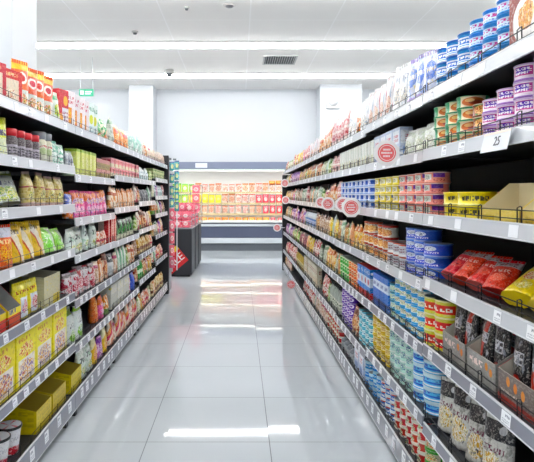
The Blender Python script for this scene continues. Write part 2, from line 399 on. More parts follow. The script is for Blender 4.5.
for side, nm, ks in ((1, 'right', range(-1, 7)), (-1, 'left', range(-1, 5))):
    XF = XR if side > 0 else -XL                    # distance of the shelf lips from the aisle's middle axis
    for k_ in ks:
        ya, yb = bay_span(side, k_); W = yb - ya
        zs = (RZ if side > 0 else LZ)[k_]
        bay = tag(empty('shelving_bay', (side * XF, ya, 0)), 'black shelving bay with seven shelves, %s gondola, %s from the viewer' % (nm, ORD[k_ + 1]), 'shelving', 'shelving bays along the aisle')
        def B(name, m, par, x0, x1, y0, y1, z0, z1, bev=0.):
            a, b = sorted((side * x0, side * x1)); return boxobj(name, m, par, a, b, y0, y1, z0, z1, bev=bev)
        B('back_panel', m_black, bay, DEEP - .012, DEEP, 0, W, .02, 1.60)
        for yy in (0., W - .03) if k_ == ks[-1] else (0.,): B('upright', m_black, bay, DEEP - .042, DEEP - .012, yy, yy + .03, 0, 1.60)
        B('base_panel', m_black, bay, .06, .075, .002, W - .002, .0, zs[6] - .03)
        for yy in (.06, W - .10):
            bm = bmesh.new(); bx(bm, min(side * .02, side * .055), max(side * .02, side * .055), yy, yy + .035, 0, .05, bev=.004); link('foot', mesh_from(bm, 'foot'), m_black, bay)
        for li, z in enumerate(zs):
            base = li == 6; hh = .085 if base else .038
            sh = B('shelf', m_deck, bay, .006, DEEP - .042, .004, W - .004, z - .03, z - .008, bev=.002)
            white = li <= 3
            # lip: a shallow channel, leaning back a little
            bm = bmesh.new(); t = .008
            pr = [(0, z - hh + .0), (0.006, z - hh), (.006 + .004, z), (.004, z)]
            a = [bm.verts.new((side * x, .003, zz)) for x, zz in pr]; b = [bm.verts.new((side * x, W - .003, zz)) for x, zz in pr]
            bm.faces.new(a); bm.faces.new(b[::-1])
            for i in range(4): bm.faces.new((a[i], a[(i + 1) % 4], b[(i + 1) % 4], b[i]))
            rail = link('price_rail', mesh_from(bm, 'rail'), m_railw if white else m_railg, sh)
            bm = bmesh.new()
            for zz, xx in ((z + .001, .003), (z - hh - .001, -.001)): bx(bm, min(side * xx, side * (xx + .007)), max(side * xx, side * (xx + .007)), .003, W - .003, zz - .002, zz + .002)
            link('rail_edge', mesh_from(bm, 'edge'), m_edge, sh)
            # wire guard
            bm = bmesh.new(); gx_ = side * .018; gh = .034 if not base else .03
            for zz in (z + .012, z + gh): tube(bm, [(gx_, .012, zz), (gx_, W - .012, zz)], (.0017 if side > 0 else .0012), 5)
            n = 8
            for i in range(n + 1):
                yy = .014 + (W - .028) * i / n
                tube(bm, [(gx_, yy, z - .008), (gx_, yy, z + gh + (.008 if i % 2 == 0 else 0))], (.0017 if side > 0 else .0012), 5)
                if i % 2 == 0 and side > 0 and i < n: tube(bm, [(gx_, yy, z + gh + .008), (gx_ + side * .002, yy + .012, z + gh + .010), (gx_, yy + .024, z + gh + .006), (gx_, yy + .024, z - .008)], (.0017 if side > 0 else .0012), 5)
            link('wire_guard', mesh_from(bm, 'guard'), m_guard, sh)
            # price tickets in the rail
            yy = prnd.uniform(.02, .15); dens = (.34 if white else (.13 if base or li == 5 else .17))
            while yy < W - .06:
                tw = prnd.choice((.042, .05, .05)); 
                bm = bmesh.new(); lo_, hi_ = z - hh + .003, z - .003
                if base: lo_, hi_ = z - .062, z - .012
                sl = .004 / hh
                xs = lambda zz: (zz - (z - hh)) * sl - .0012
                q = [bm.verts.new((side * xs(lo_), yy, lo_)), bm.verts.new((side * xs(lo_), yy + tw, lo_)), bm.verts.new((side * xs(hi_), yy + tw, hi_)), bm.verts.new((side * xs(hi_), yy, hi_))]
                q2 = [bm.verts.new((v.co.x + side * .0008, v.co.y, v.co.z)) for v in q]
                l = bm.loops.layers.uv.verify(); f = bm.faces.new(q); bm.faces.new(q2[::-1])
                for lp, uvq in zip(f.loops, ((0, 0), (1, 0), (1, 1), (0, 1))): lp[l].uv = uvq
                for i in range(4): bm.faces.new((q[i], q[(i + 1) % 4], q2[(i + 1) % 4], q2[i]))
                link('price_ticket', mesh_from(bm, 'ticket'), printed('price_ticket', 'eef0f4', [('text', .08, .1, .92, .45, 2, 5, 'b2b5c0'), ('text', .1, .55, .6, .9, 1, 3, '8a8d9c')], .5) if not white or prnd.random() < .5 else m_tagw, sh)
                yy += tw + prnd.uniform(.3, 1.) * dens
    # end panel of the gondola: part of its last bay
    a, b = sorted((side * -.01, side * (DEEP + .46))); ep = boxobj('end_panel', m_black, bay, a, b, W + .002, W + .04, 0, 1.68 if side < 0 else 1.52, bev=.003)
    a, b = sorted((side * -.012, side * .012)); boxobj('edge_strip', mat('end_strip_' + nm, '3a3c42', .4), ep, a, b, W + .0405, W + .06, 0, 1.66 if side < 0 else 1.5)

# ------------------------------------------------------------------ goods: catalogue
G = {}
def good(key, shape, dims, name, cat, desc, base, layers=(), seed=0, rough=.36, **kw): G[key] = dict(shape=shape, dims=dims, name=name, cat=cat, desc=desc, base=base, layers=layers, seed=seed, rough=rough, protos={}, **kw)
FOOD = ['7a2c12', 'd8832b', 'f2d6a0', 'c6461d']
def can(key, r, h, desc, base, layers, seed=0, name='food_can', cat='tin can', **kw): good(key, 'can', (r, h), name, cat, desc, base, layers, seed, .3, **kw)
def pouch(key, w_, d, h, desc, base, layers, seed=0, name='food_pouch', cat='pouch', **kw): good(key, 'pouch', (w_, d, h), name, cat, desc, base, layers, seed, .3, **kw)
def box(key, w_, d, h, desc, base, layers, seed=0, name='food_box', cat='carton box', **kw): good(key, 'box', (w_, d, h), name, cat, desc, base, layers, seed, .42, **kw)
# --- right-hand side
box('bowlbox', .155, .06, .27, 'brown carton with a white bowl of food printed', '8c4038', [('band', .84, 1, 'a85a4c'), ('text', .3, .62, .95, .8, 2, 5, 'f3e3da'), ('ell', .55, .28, .42, .22, 'f4f1ec'), ('food', .55, .31, .26, .13, ['b96a2c', 'e9b878', 'd98d4a', 'f1d9a8'])])
can('bluetall', .046, .052, 'light blue and white can', '5b9fdc', [('band', .0, .14, 'e9eef6'), ('rect', .12, .2, .88, .68, 'eaf1f8'), ('rect', .2, .26, .8, .58, '3f79d0'), ('text', .22, .3, .78, .56, 1, 4, 'f4f7fa'), ('band', .84, 1, '3f79c8'), ('rect', .1, .7, .3, .82, 'd777a8')], name='tuna_can', cat='tuna can')
can('bluepink', .046, .042, 'white and blue can with pink mark', 'cfe0f3', [('band', .72, 1, '4b8ddb'), ('band', 0, .16, '6aa5e2'), ('text', .15, .35, .8, .7, 1, 4, 'c2559a'), ('rect', .0, .2, .12, .72, '4b7fd0'), ('text', .3, .18, .7, .32, 1, 5, '5265b8')], 2, name='tuna_can', cat='tuna can')
pouch('lilac', .11, .05, .19, 'white and lilac pouch', 'd9dff0', [('speck', 5, .55, '9fb4e0'), ('ell', .5, .6, .3, .2, '7c95d6'), ('text', .25, .55, .75, .7, 1, 4, 'ffffff'), ('band', .0, .2, 'b6a8d8'), ('speck', 14, .62, 'f5e08a')], 3, name='snack_bag', cat='snack bag')
pouch('whitetall', .12, .05, .215, 'tall white pouch with grey print', 'e9ebee', [('speck', 7, .56, 'c9d0d8'), ('food', .5, .38, .3, .16, ['a8b4c2', 'f2f2ef', 'd9cdbd', '9aa6b5']), ('text', .2, .66, .8, .82, 1, 5, '9aa1b0')], 4, name='snack_bag', cat='snack bag')
pouch('whitestripe', .10, .04, .19, 'white pouch with pink stripes', 'ece9ea', [('vband', .1, .2, 'd9a9ae'), ('vband', .55, .62, 'b8c3d6'), ('vband', .78, .86, 'd9a9ae'), ('food', .4, .35, .25, .2, ['d8b59c', 'f0e4d5', 'c98f7c', 'efd9c9'])], 5, name='snack_bag', cat='snack bag')
pouch('redstripe', .12, .05, .185, 'pink and red striped snack pouch', 'd9a3a2', [('band', .12, .2, 'f3e6e2'), ('band', .3, .38, 'b94e58'), ('band', .48, .56, 'f3e6e2'), ('band', .68, .76, 'b94e58'), ('speck', 9, .58, 'f0dfdc')], 6, name='snack_bag', cat='snack bag')
pouch('orangewhite', .11, .05, .17, 'orange and cream snack pouch', 'dfae86', [('speck', 6, .52, 'f1e6d8'), ('band', .66, .86, 'c96a44'), ('food', .5, .35, .3, .2, FOOD)], 7, name='snack_bag', cat='snack bag')
pouch('yellowbag', .12, .05, .155, 'yellow snack pouch', 'f0c92f', [('speck', 7, .56, 'f7ecb0'), ('food', .5, .35, .3, .2, ['b05a1c', 'e9a534', 'f7eecb', 'c2461f']), ('text', .2, .65, .8, .82, 1, 4, 'f7f4ea')], 8)
pouch('palebag', .12, .05, .14, 'pale cream pouch with green top', 'd8d9bd', [('band', .8, 1, '86a45a'), ('speck', 7, .55, 'f1efe2'), ('food', .5, .4, .3, .2, ['b88e55', 'e7d3a5', 'f4efe0', 'a8803f'])], 9, name='snack_bag', cat='snack bag')
can('greenfood', .052, .040, 'green can with orange food picture', '2f9c6b', [('rect', .02, .06, .58, .94, 'efe3c4'), ('ell', .3, .48, .25, .36, 'd9722e'), ('ell', .26, .42, .14, .2, 'a03a18'), ('ell', .38, .6, .1, .14, 'f2c892'), ('rect', .64, .2, .96, .8, '1f8a5c'), ('text', .66, .3, .94, .7, 2, 4, '7cc49c')], 1, rot=.6)
can('redgreen', .045, .040, 'dark red and green can', '8a4a3a', [('rect', .1, .1, .6, .9, '4e7c3f'), ('food', .4, .5, .25, .35, FOOD), ('band', .9, 1, 'c9c0a8')], 4)
can('purplecan', .048, .044, 'white and purple can', 'eadbe8', [('rect', .3, .3, .72, .84, 'c04a92'), ('rect', .36, .4, .66, .8, '6a48b8'), ('text', .32, .35, .72, .8, 2, 4, 'f6edf4'), ('band', .0, .12, 'b48ccf'), ('rect', .05, .4, .2, .8, '8a6a58'), ('band', .9, 1, 'cfb4dc')], 5)
pouch('whitelump', .12, .06, .12, 'plain white crinkled pouch', 'e4e8e2', [('speck', 6, .55, 'cdd6c4'), ('food', .5, .4, .3, .2, ['d7d9c4', 'f3f3ec', 'b9c3ab', 'e5e2d0'])], 11, name='snack_bag', cat='snack bag')
box('bluewhitebox', .12, .06, .15, 'pale blue and white carton', 'c5d0e6', [('rect', .1, .5, .9, .9, 'e9edf5'), ('rect', .15, .12, .8, .4, '8ea4d2'), ('text', .2, .55, .8, .8, 2, 5, 'd27a86')], 3)
box('whiteslim', .07, .08, .14, 'slim white packet with green line', 'e7eae4', [('vband', .12, .2, '8aa88c'), ('vband', .82, .9, 'c9c9c0'), ('food', .5, .3, .25, .18, ['c7bf9a', 'f1efe2', 'a5b18a', 'e6dcb9'])], 2)
can('pinktuna', .050, .042, 'salmon pink tuna can', 'ee9f93', [('band', .9, 1, 'f6cfc6'), ('rect', .45, .28, .9, .8, 'd6d9d4'), ('food', .68, .5, .18, .25, ['4a5a58', '93a09a', 'e9e2d2', '5f7471']), ('rect', .1, .5, .4, .9, '6b3f96'), ('text', .1, .16, .42, .42, 1, 4, 'b05a5e')], 6, name='tuna_can', cat='tuna can')
can('yellowtuna', .050, .042, 'yellow tuna can', 'e6d24a', [('rect', .45, .28, .9, .8, 'e9ead8'), ('food', .68, .5, .18, .25, ['6a7468', 'b5ad7a', 'efe7c8', '7c8760']), ('rect', .1, .55, .4, .9, '4a5a8c'), ('text', .1, .16, .42, .42, 1, 4, 'a08a30'), ('band', .9, 1, 'f5efb4')], 7, name='tuna_can', cat='tuna can')
can('bluetuna', .050, .042, 'pale blue tuna can', 'a9bfe6', [('rect', .3, .25, .9, .8, 'dfe8f6'), ('rect', .1, .3, .5, .85, '4467c0'), ('text', .5, .3, .9, .75, 2, 4, '8896c8'), ('band', .9, 1, 'e3eaf6')], 8, name='tuna_can', cat='tuna can')
can('lowyellow', .062, .045, 'flat yellow can with dark lettering', 'efd94f', [('text', .1, .3, .6, .8, 1, 6, '3d3a28'), ('food', .78, .5, .14, .35, ['c2a81c', 'f6ee9a', 'dcb92a', 'f9f3c0']), ('band', .0, .14, 'f7efa6')], 9, name='tuna_can', cat='tuna can')
can('redback', .045, .045, 'small red can', 'a8504a', [('rect', .3, .3, .8, .8, 'cfcdd0'), ('text', .3, .4, .8, .7, 1, 4, '5b6a8e'), ('band', .86, 1, 'd6a59c')], 10, name='tuna_can', cat='tuna can')
can('deepblue', .056, .048, 'deep blue can', '2d53c4', [('band', .86, 1, '7e9ade'), ('ell', .5, .62, .17, .2, 'dfe6f6'), ('food', .5, .62, .13, .15, ['7c8a9a', 'c9d2e0', 'eef2f8', '5c6a8a']), ('rect', .25, .2, .75, .42, '4f55c8'), ('text', .28, .22, .72, .4, 1, 5, 'e8ecf8'), ('band', .0, .08, 'b9c6ea')], 11, name='tuna_can', cat='tuna can')
can('whitecan', .045, .055, 'white can with grey label', 'dcdedf', [('rect', .2, .2, .8, .8, 'b9bdc4'), ('text', .25, .3, .75, .7, 2, 4, '7f5560'), ('band', .88, 1, 'b85a50')], 12)
can('redwhitecan', .042, .06, 'white can with red and yellow print', 'e6e2d6', [('band', .8, 1, 'b94a3d'), ('food', .5, .4, .35, .3, FOOD), ('text', .2, .7, .8, .8, 1, 4, '44526e')], 13)
pouch('orangeyellow', .10, .05, .15, 'orange and yellow pouch', 'e9b53c', [('speck', 6, .5, 'f1e3b8'), ('band', .7, .92, 'd9722c'), ('food', .5, .38, .3, .2, FOOD), ('text', .2, .73, .8, .88, 1, 4, 'fff6e0')], 14)
pouch('brownwhite', .10, .05, .16, 'brown and white coffee pouch', 'b79a80', [('speck', 6, .52, 'ece4da'), ('band', .78, 1, '7b4b38'), ('food', .5, .4, .3, .2, ['5b3322', 'b98d63', 'efe3cf', '8a4c2c'])], 15, name='coffee_pouch', cat='coffee pouch')
good('whitebottle', 'bottle', (.028, .17), 'sauce_bottle', 'bottle', 'white and blue bottle', 'dfe6ec', [('band', .15, .6, '6f93c8'), ('text', .1, .25, .9, .5, 2, 5, 'f4f7fa')], 3)
pouch('purplebag', .10, .05, .15, 'pink and purple pouch', 'b877b4', [('speck', 6, .52, 'e9cfe4'), ('band', .7, .9, '7c4aa0'), ('food', .5, .38, .3, .2, ['8a4a7c', 'e6a5c2', 'f5e6ee', '6a4a9c'])], 16)
pouch('ocherbag', .10, .05, .15, 'ochre paper-look pouch', 'cfa269', [('speck', 6, .54, 'efdcb9'), ('band', .74, .9, '9a5a30')], 17)
pouch('redpack', .105, .055, .17, 'red coffee pouch leaning back', 'dd3a35', [('band', .72, 1, 'b9b6b8'), ('text', .1, .74, .9, .92, 2, 5, '5a3034'), ('ell', .5, .34, .3, .12, 'f08a80'), ('text', .2, .5, .8, .62, 1, 5, 'f7dcd6'), ('speck', 8, .63, 'a51f26')], 18, name='coffee_pouch', cat='coffee pouch')
pouch('yellowcoffee', .13, .06, .20, 'yellow pouch with printed picture', 'f0cf22', [('band', .86, 1, '5a5a50'), ('food', .5, .5, .3, .14, ['b0501c', 'e88f30', 'f7f1dc', 'd8402a']), ('text', .15, .68, .85, .82, 1, 5, 'f9f4d0'), ('food', .5, .2, .26, .1, ['d99a1c', 'f7e59a', 'c9b23a', 'f3e8c0'])], 19, name='coffee_pouch', cat='coffee pouch')
pouch('blackred', .10, .055, .19, 'black pouch with red panel', '1d1d22', [('diag', -.3, 1.5, 'c8332a'), ('diag', .35, 1.2, '1d1d22'), ('rect', .15, .1, .6, .3, 'd9402c'), ('rect', .2, .55, .75, .72, 'b9bbc2'), ('text', .2, .56, .75, .72, 2, 3, '4a4c55'), ('speck', 6, .62, 'a9abb2')], 20, name='coffee_pouch', cat='coffee pouch')
pouch('blackwhite', .10, .055, .19, 'black pouch with white lettering', '1b1c20', [('rect', .2, .52, .8, .7, 'c9cad0'), ('text', .2, .53, .8, .7, 2, 3, '35363e'), ('speck', 5, .6, '82858e'), ('ell', .5, .25, .3, .12, 'a02c2c'), ('band', .86, 1, '2a2b30')], 21, name='coffee_pouch', cat='coffee pouch')
good('greytray', 'tray', (.20, .13, .15, .085), 'display_tray', 'display tray', 'grey cardboard display tray', '8b8a86', [('text', .1, .3, .6, .5, 1, 3, 'e7d3ce'), ('rect', 0, 0, 1, .06, '6a6a66'), ('ell', .7, .42, .05, .08, 'e08a3a'), ('ell', .84, .35, .05, .08, 'e08a3a')], 2)
good('browntray', 'tray', (.20, .13, .15, .085), 'display_tray', 'display tray', 'dark display tray with orange dots', '6f6560', [('band', .0, .12, 'a64a3c'), ('ell', .3, .42, .05, .09, 'e9a050'), ('ell', .5, .38, .05, .09, 'e08a3a'), ('ell', .7, .34, .05, .09, 'e9a050'), ('text', .08, .16, .6, .26, 1, 6, 'd8ccc2')], 3)
can('mjcan', .05, .062, 'yellow-green can with red label', 'd3cf68', [('rect', .12, .2, .88, .72, 'e03a30'), ('text', .2, .3, .75, .62, 1, 3, 'f4efe2'), ('band', .9, 1, 'efe9b8')], 14)
can('tealcan', .036, .040, 'teal and sky blue can', '8ccbe0', [('band', .78, 1, '2f7f9a'), ('rect', .15, .15, .85, .7, 'd9ead8'), ('food', .5, .42, .25, .25, ['3f8a7c', 'b7d9a0', 'f0e9cf', '4f9ed0']), ('text', .1, .1, .9, .25, 1, 6, '3a66a0')], 15, name='small_can', cat='small can')
can('skycan', .036, .040, 'sky blue can with picture', '66b2e4', [('rect', .15, .2, .85, .8, 'c9e2f2'), ('food', .5, .5, .25, .25, ['2c6aa8', 'e9d9b0', 'f4f1e4', '5a9a6a'])], 16, name='small_can', cat='small can')
box('bluepouchbox', .075, .06, .165, 'blue and white carton', '3f77cc', [('band', .55, .82, 'd9e5f4'), ('band', .1, .25, '24489a'), ('text', .15, .6, .85, .78, 1, 4, '2f4f9c')], 5)
box('blueredbox', .08, .06, .17, 'blue carton with red foot', '4a8ad8', [('band', .0, .22, 'd2342c'), ('band', .4, .7, 'd8e4f2'), ('ell', .5, .55, .22, .1, 'c03a58'), ('text', .1, .8, .9, .94, 1, 4, 'f2f4f8')], 6)
can('orangecan', .036, .050, 'orange can', 'e2672c', [('band', .35, .65, 'f3d2a8'), ('text', .1, .4, .9, .6, 1, 5, 'a8361c'), ('band', .9, 1, 'f4e0c0')], 17, name='small_can', cat='small can')
can('greencan', .038, .050, 'bright green can', '43b04a', [('band', .8, 1, 'd8efc8'), ('text', .1, .35, .9, .65, 1, 5, 'e9f6dc'), ('rect', .1, .05, .4, .25, '1d7a34')], 18, name='small_can', cat='small can')
pouch('greygreen', .10, .05, .16, 'grey-green pouch', 'a9b6a4', [('speck', 6, .52, 'dfe5da'), ('band', .74, .9, '5f8a66')], 22)
pouch('redwhitebag', .10, .05, .17, 'red and white pouch', 'c9403f', [('speck', 5, .5, 'efe2dc'), ('band', .3, .5, 'f3ece6'), ('text', .15, .33, .85, .47, 1, 5, 'a0262a')], 23)
pouch('darkred', .10, .05, .16, 'dark red pouch', '7c2434', [('speck', 7, .58, 'c98a94'), ('band', .8, 1, '4a1420')], 24)
pouch('greenbag', .10, .05, .15, 'green pouch', '8fb05c', [('speck', 6, .52, 'e2e9c8'), ('band', .7, .86, '4f8438')], 25)
can('bluewhitebig', .060, .052, 'large blue and white can', '7fc0e8', [('band', .72, 1, 'd9edf6'), ('band', .3, .44, '2f62c8'), ('band', .1, .2, 'e6eef4'), ('text', .1, .45, .9, .72, 1, 5, '2a55b8'), ('rect', .0, .44, .12, .7, '3aa0dc')], 19)
can('greentealcan', .034, .052, 'white and teal can', 'bfe0d6', [('vband', .0, .2, '249a86'), ('vband', .85, 1, '249a86'), ('food', .5, .5, .2, .28, ['2b3f6a', '4a6f9c', 'e6efe8', '5fae9a']), ('band', .86, 1, 'e6f3ee')], 20, name='small_can', cat='small can')
can('yellowgoldcan', .034, .048, 'gold and yellow can', 'd9b83a', [('rect', .2, .2, .8, .8, 'f2e6a8'), ('food', .5, .5, .22, .25, ['a8781c', 'dcae3a', 'f6efc6', 'b98a2a'])], 21, name='small_can', cat='small can')
can('lightbluecan', .034, .048, 'turquoise can', '7ac8dc', [('rect', .2, .2, .8, .8, 'd6eef2'), ('text', .2, .3, .8, .7, 2, 4, '3a86a8')], 22, name='small_can', cat='small can')
pouch('redbrown', .10, .06, .17, 'red-brown pouch', 'a8573c', [('speck', 6, .52, 'e4cbb0'), ('band', .72, .9, '6a3a2c'), ('food', .5, .4, .3, .2, FOOD)], 26)
can('purplesmall', .034, .042, 'purple can with white dot', '6a4fb0', [('ell', .5, .52, .22, .3, 'e9e4f4'), ('ell', .5, .52, .1, .16, '8a62b8'), ('band', .9, 1, 'b9abdc')], 23, name='small_can', cat='small can')
pouch('leafpouch', .115, .055, .20, 'grey pouch with yellow leaf picture', 'c2c2be', [('speck', 5, .56, '8f8f8a'), ('food', .45, .3, .36, .2, ['7d7d74', 'd9cfa0', 'e8e6e0', 'caa23a']), ('text', .15, .48, .85, .6, 1, 4, '6a3a4a'), ('band', .68, 1, '1f1f24'), ('speck', 11, .64, '3a3a3e'), ('ell', .7, .84, .12, .06, 'b9bbc0')], 27, name='coffee_pouch', cat='coffee pouch')
good('greenbottle', 'bottle', (.03, .19), 'glass_bottle', 'bottle', 'grey-green bottle', 'a8b2aa', [('band', .15, .5, 'd9dccf'), ('text', .1, .2, .9, .45, 2, 5, '5f7a62')], 4)
box('creambox', .085, .05, .20, 'tall cream packet', 'dfdccb', [('vband', 0, .1, 'b9a27a'), ('text', .2, .6, .8, .8, 2, 4, 'a85a4a'), ('food', .5, .3, .28, .14, ['b88e55', 'e7d3a5', 'f4efe0', 'a8803f'])], 7)
good('yellowbottle', 'bottle', (.028, .18), 'oil_bottle', 'bottle', 'dark yellow bottle', 'b89a32', [('band', .2, .5, 'e9dfae'), ('text', .1, .25, .9, .45, 2, 5, '5b4a1c')], 5)
can('multicanred', .036, .045, 'red and white can', 'e4dcd2', [('rect', .1, .2, .6, .85, 'cc3a36'), ('food', .7, .4, .2, .3, ['27549c', 'e39a4a', 'f6efe0', '58a04a']), ('band', .9, 1, 'f2e9dc')], 24)
can('multicanblue', .036, .045, 'white and blue can', 'dfe6ea', [('rect', .2, .2, .8, .75, '3f76c2'), ('text', .25, .3, .75, .65, 1, 4, 'f4f6f8'), ('rect', .1, .75, .6, .9, 'd85a3c')], 25)
can('greenredcan', .04, .05, 'green and red can', '4fa04a', [('rect', .1, .2, .8, .8, 'e9e6cf'), ('food', .5, .5, .3, .3, ['c02a24', 'e8a23a', 'f4efda', '2f8a3c'])], 26)
can('bluestack', .036, .045, 'blue and aqua can', '4f97dc', [('band', .6, 1, 'bfe0f2'), ('text', .1, .2, .9, .5, 1, 5, 'eaf3fa')], 27)
good('glassjar', 'bottle', (.04, .10), 'glass_jar', 'jar', 'dark grey glass jar', '7a828a', [('band', .2, .6, 'a9b0b4')], 6)
pouch('tanbag', .10, .05, .15, 'tan and pink pouch', 'cfae98', [('speck', 6, .5, 'efe2d6'), ('band', .7, .85, 'b8607a')], 28)
good('yellowcarton', 'tray', (.24, .12, .115, .04), 'open_carton', 'open carton', 'pale yellow open carton', 'e6cf86', [('rect', .1, .02, .4, .2, 'd2b45c')], 8, inner='e9dab0')
# --- left-hand side
box('redtub', .15, .05, .155, 'red carton with pale front panel', 'd21f2f', [('rect', .16, .06, .84, .74, 'e9d9c6'), ('food', .5, .3, .26, .16, ['d9a27a', 'f0dcc0', 'f6efe4', 'c9806a']), ('text', .2, .8, .8, .94, 1, 4, 'f3c9a0')], 9)
pouch('redyellowbag', .10, .05, .175, 'red and orange noodle pouch', 'e8622f', [('band', .82, 1, 'f2c43c'), ('ell', .5, .66, .3, .12, 'f7ece2'), ('ell', .5, .66, .2, .07, 'd8303c'), ('rect', .1, .1, .9, .42, 'e6ece4'), ('food', .5, .22, .3, .12, ['3a8a52', 'f0b23a', 'f3efe0', 'e2731f'])], 31, name='noodle_pouch', cat='noodle pouch')
pouch('greenyellowbag', .10, .05, .15, 'green and white pouch with mango picture', 'dfe8dc', [('food', .5, .4, .32, .22, ['3f9a3a', '8cc63a', 'f0e05a', '2a8a3c']), ('band', .74, .9, '3fae74')], 32)
box('redbox', .095, .055, .17, 'red carton with yellow corner', 'd4293a', [('rect', .35, 0, 1, .5, 'e9e6ec'), ('ell', .25, .2, .2, .14, 'f2a02c'), ('ell', .7, .7, .22, .14, 'f2b43c'), ('text', .4, .1, .95, .42, 3, 4, 'b06a78')], 10)
box('whiteredbox', .085, .05, .175, 'white and pink carton with yellow picture', 'ece4e6', [('rect', .08, .1, .6, .56, 'e8892a'), ('food', .34, .34, .2, .16, ['d9442c', 'f2b032', 'f7d96a', 'e9601f']), ('text', .15, .65, .9, .88, 2, 4, 'cf6a80'), ('band', 0, .07, 'c94a86')], 11)
box('greentallbox', .085, .05, .185, 'green and white carton', 'e3eeea', [('vband', 0, .28, '23a06f'), ('ell', .6, .5, .26, .14, 'd6d84a'), ('text', .35, .72, .95, .9, 1, 4, '2a8a6a'), ('text', .3, .1, .95, .32, 2, 5, '8aa6b0')], 12)
pouch('orangegreenbag', .11, .06, .13, 'orange and green snack bag', 'e8925c', [('diag', .1, .7, '3aa05a'), ('speck', 6, .52, 'f3e5d0'), ('food', .6, .35, .25, .2, ['2f9a48', 'd5dc54', 'f5efe0', 'e8482c'])], 33, name='snack_bag', cat='snack bag')
pouch('orangeredbag', .14, .07, .145, 'orange-red snack bag', 'ee7f3c', [('ell', .5, .7, .32, .12, 'd8302c'), ('food', .5, .38, .36, .2, ['e2531c', 'f6b05a', 'fae3b4', 'e9802a']), ('band', .92, 1, 'f6d9a0')], 34, name='snack_bag', cat='snack bag')
pouch('mintbag', .15, .06, .16, 'pale mint snack bag', 'd5e4dc', [('diag', .2, .6, 'aacfc2'), ('text', .2, .5, .8, .66, 1, 5, '5f9a92'), ('speck', 7, .58, 'f0f4f0')], 35, name='snack_bag', cat='snack bag')
pouch('beigebag', .12, .05, .14, 'beige and pink pouch', 'd0bfae', [('food', .5, .6, .3, .2, ['b07a50', 'e6cfa0', 'f0e6d8', 'c9828a']), ('band', .0, .25, 'bda3ae')], 36, name='snack_bag', cat='snack bag')
pouch('limepouch', .09, .05, .165, 'lime yellow pouch', 'dfe82e', [('band', .55, .7, '4d4a62'), ('rect', .3, .1, 1, .5, 'e6edd0'), ('speck', 7, .6, 'f0f4a0')], 37)
good('coffeejar', 'jar', (.036, .125), 'coffee_jar', 'jar', 'glass coffee jar with red cap', '4a3f44', [('band', .12, .62, 'b7b2bd'), ('text', .08, .2, .92, .55, 3, 5, '3a3340')], 7, cap='capred')
good('creamerjar', 'jar', (.036, .15), 'creamer_jar', 'jar', 'cream jar with grey cap', 'd8d6c2', [('band', .1, .8, 'd9dacb'), ('ell', .5, .5, .2, .15, 'b6c49a'), ('text', .1, .65, .9, .78, 1, 5, 'b94a58')], 8, cap='capgrey')
pouch('tealpouch', .10, .05, .12, 'teal and white pouch', '7fc2a8', [('speck', 6, .5, 'e2eee8'), ('band', .4, .55, '2f8a74'), ('ell', .5, .47, .3, .07, 'e9f2ee')], 38)
pouch('greywhitebag', .11, .06, .13, 'crumpled white and grey pouch', 'c9cfd4', [('speck', 5, .52, '8c949f'), ('band', .0, .3, 'b7c9b4'), ('text', .2, .5, .8, .7, 1, 5, '3f4f6c')], 39)
box('palegreenbox', .07, .07, .155, 'pale green carton', 'dbe08e', [('food', .5, .55, .3, .2, ['a8b848', 'e6e6a2', 'f3f1cf', 'c4cf62']), ('band', .9, 1, '9fc054'), ('text', .15, .12, .85, .3, 2, 4, '7f8a3f')], 13)
box('bluewhitesack', .10, .06, .05, 'white packet with blue lettering', 'd3d9e2', [('text', .1, .2, .9, .8, 1, 5, '32457a')], 14)
box('pinkbox', .12, .07, .065, 'pink and white carton', 'e9aeb2', [('band', .0, .4, 'e7dfc6'), ('text', .1, .5, .9, .9, 1, 6, 'cc5563'), ('rect', .8, .1, 1, .9, 'd8525e')], 15)
box('brownbox', .12, .07, .065, 'brown carton with green trim', '9c8a52', [('band', .6, 1, 'c78f8c'), ('text', .1, .15, .9, .5, 1, 6, '5a5028')], 16)
box('creampack', .055, .06, .085, 'cream packet with picture', 'e6e3cc', [('food', .5, .4, .3, .3, ['c2a95a', 'efe3a8', 'f7f3e0', 'a8b45a']), ('band', .85, 1, 'd9d0b0')], 17)
box('lilacbox', .10, .06, .085, 'pale lilac carton', 'd9d6e2', [('rect', .6, 0, 1, .6, 'd84a5c'), ('text', .1, .6, .9, .85, 1, 5, '8a88a8')], 18)
pouch('bluegreenbag', .12, .06, .13, 'pale blue and mint bag', 'bcd2d6', [('diag', .2, .6, 'e4ecee'), ('text', .2, .5, .8, .7, 1, 5, '5585a0')], 40)
box('greenflat', .16, .09, .035, 'flat pale green carton', 'd8dfae', [('band', .35, .6, '6f9a4e'), ('text', .1, .6, .9, .95, 1, 6, '7f8f5c')], 19)
pouch('greenwhitebag', .17, .08, .16, 'large white and lime bag', 'd6dcd4', [('food', .5, .25, .45, .22, ['8fb82c', 'd9df3c', 'eef0c8', '74a83a']), ('text', .15, .5, .85, .68, 1, 5, '4a5a70'), ('band', .84, 1, 'a9c04a'), ('speck', 7, .6, 'f0f2ee')], 41)
pouch('noodlebag', .11, .06, .155, 'cream and green noodle bag', 'd6c68c', [('band', .56, .6, 'a02a50'), ('food', .5, .34, .34, .18, ['56703a', 'b8b84a', 'e6e0ae', '3f4a2c']), ('speck', 8, .56, 'b09a5c'), ('band', 0, .14, 'c9a9a4')], 42, name='noodle_pouch', cat='noodle pouch')
pouch('blueorange', .09, .05, .155, 'blue pouch with orange foot', '7b8bd8', [('band', .0, .38, 'ee7a1f'), ('speck', 6, .55, 'e3e0ee'), ('ell', .5, .6, .25, .16, 'dfe2f4')], 43)
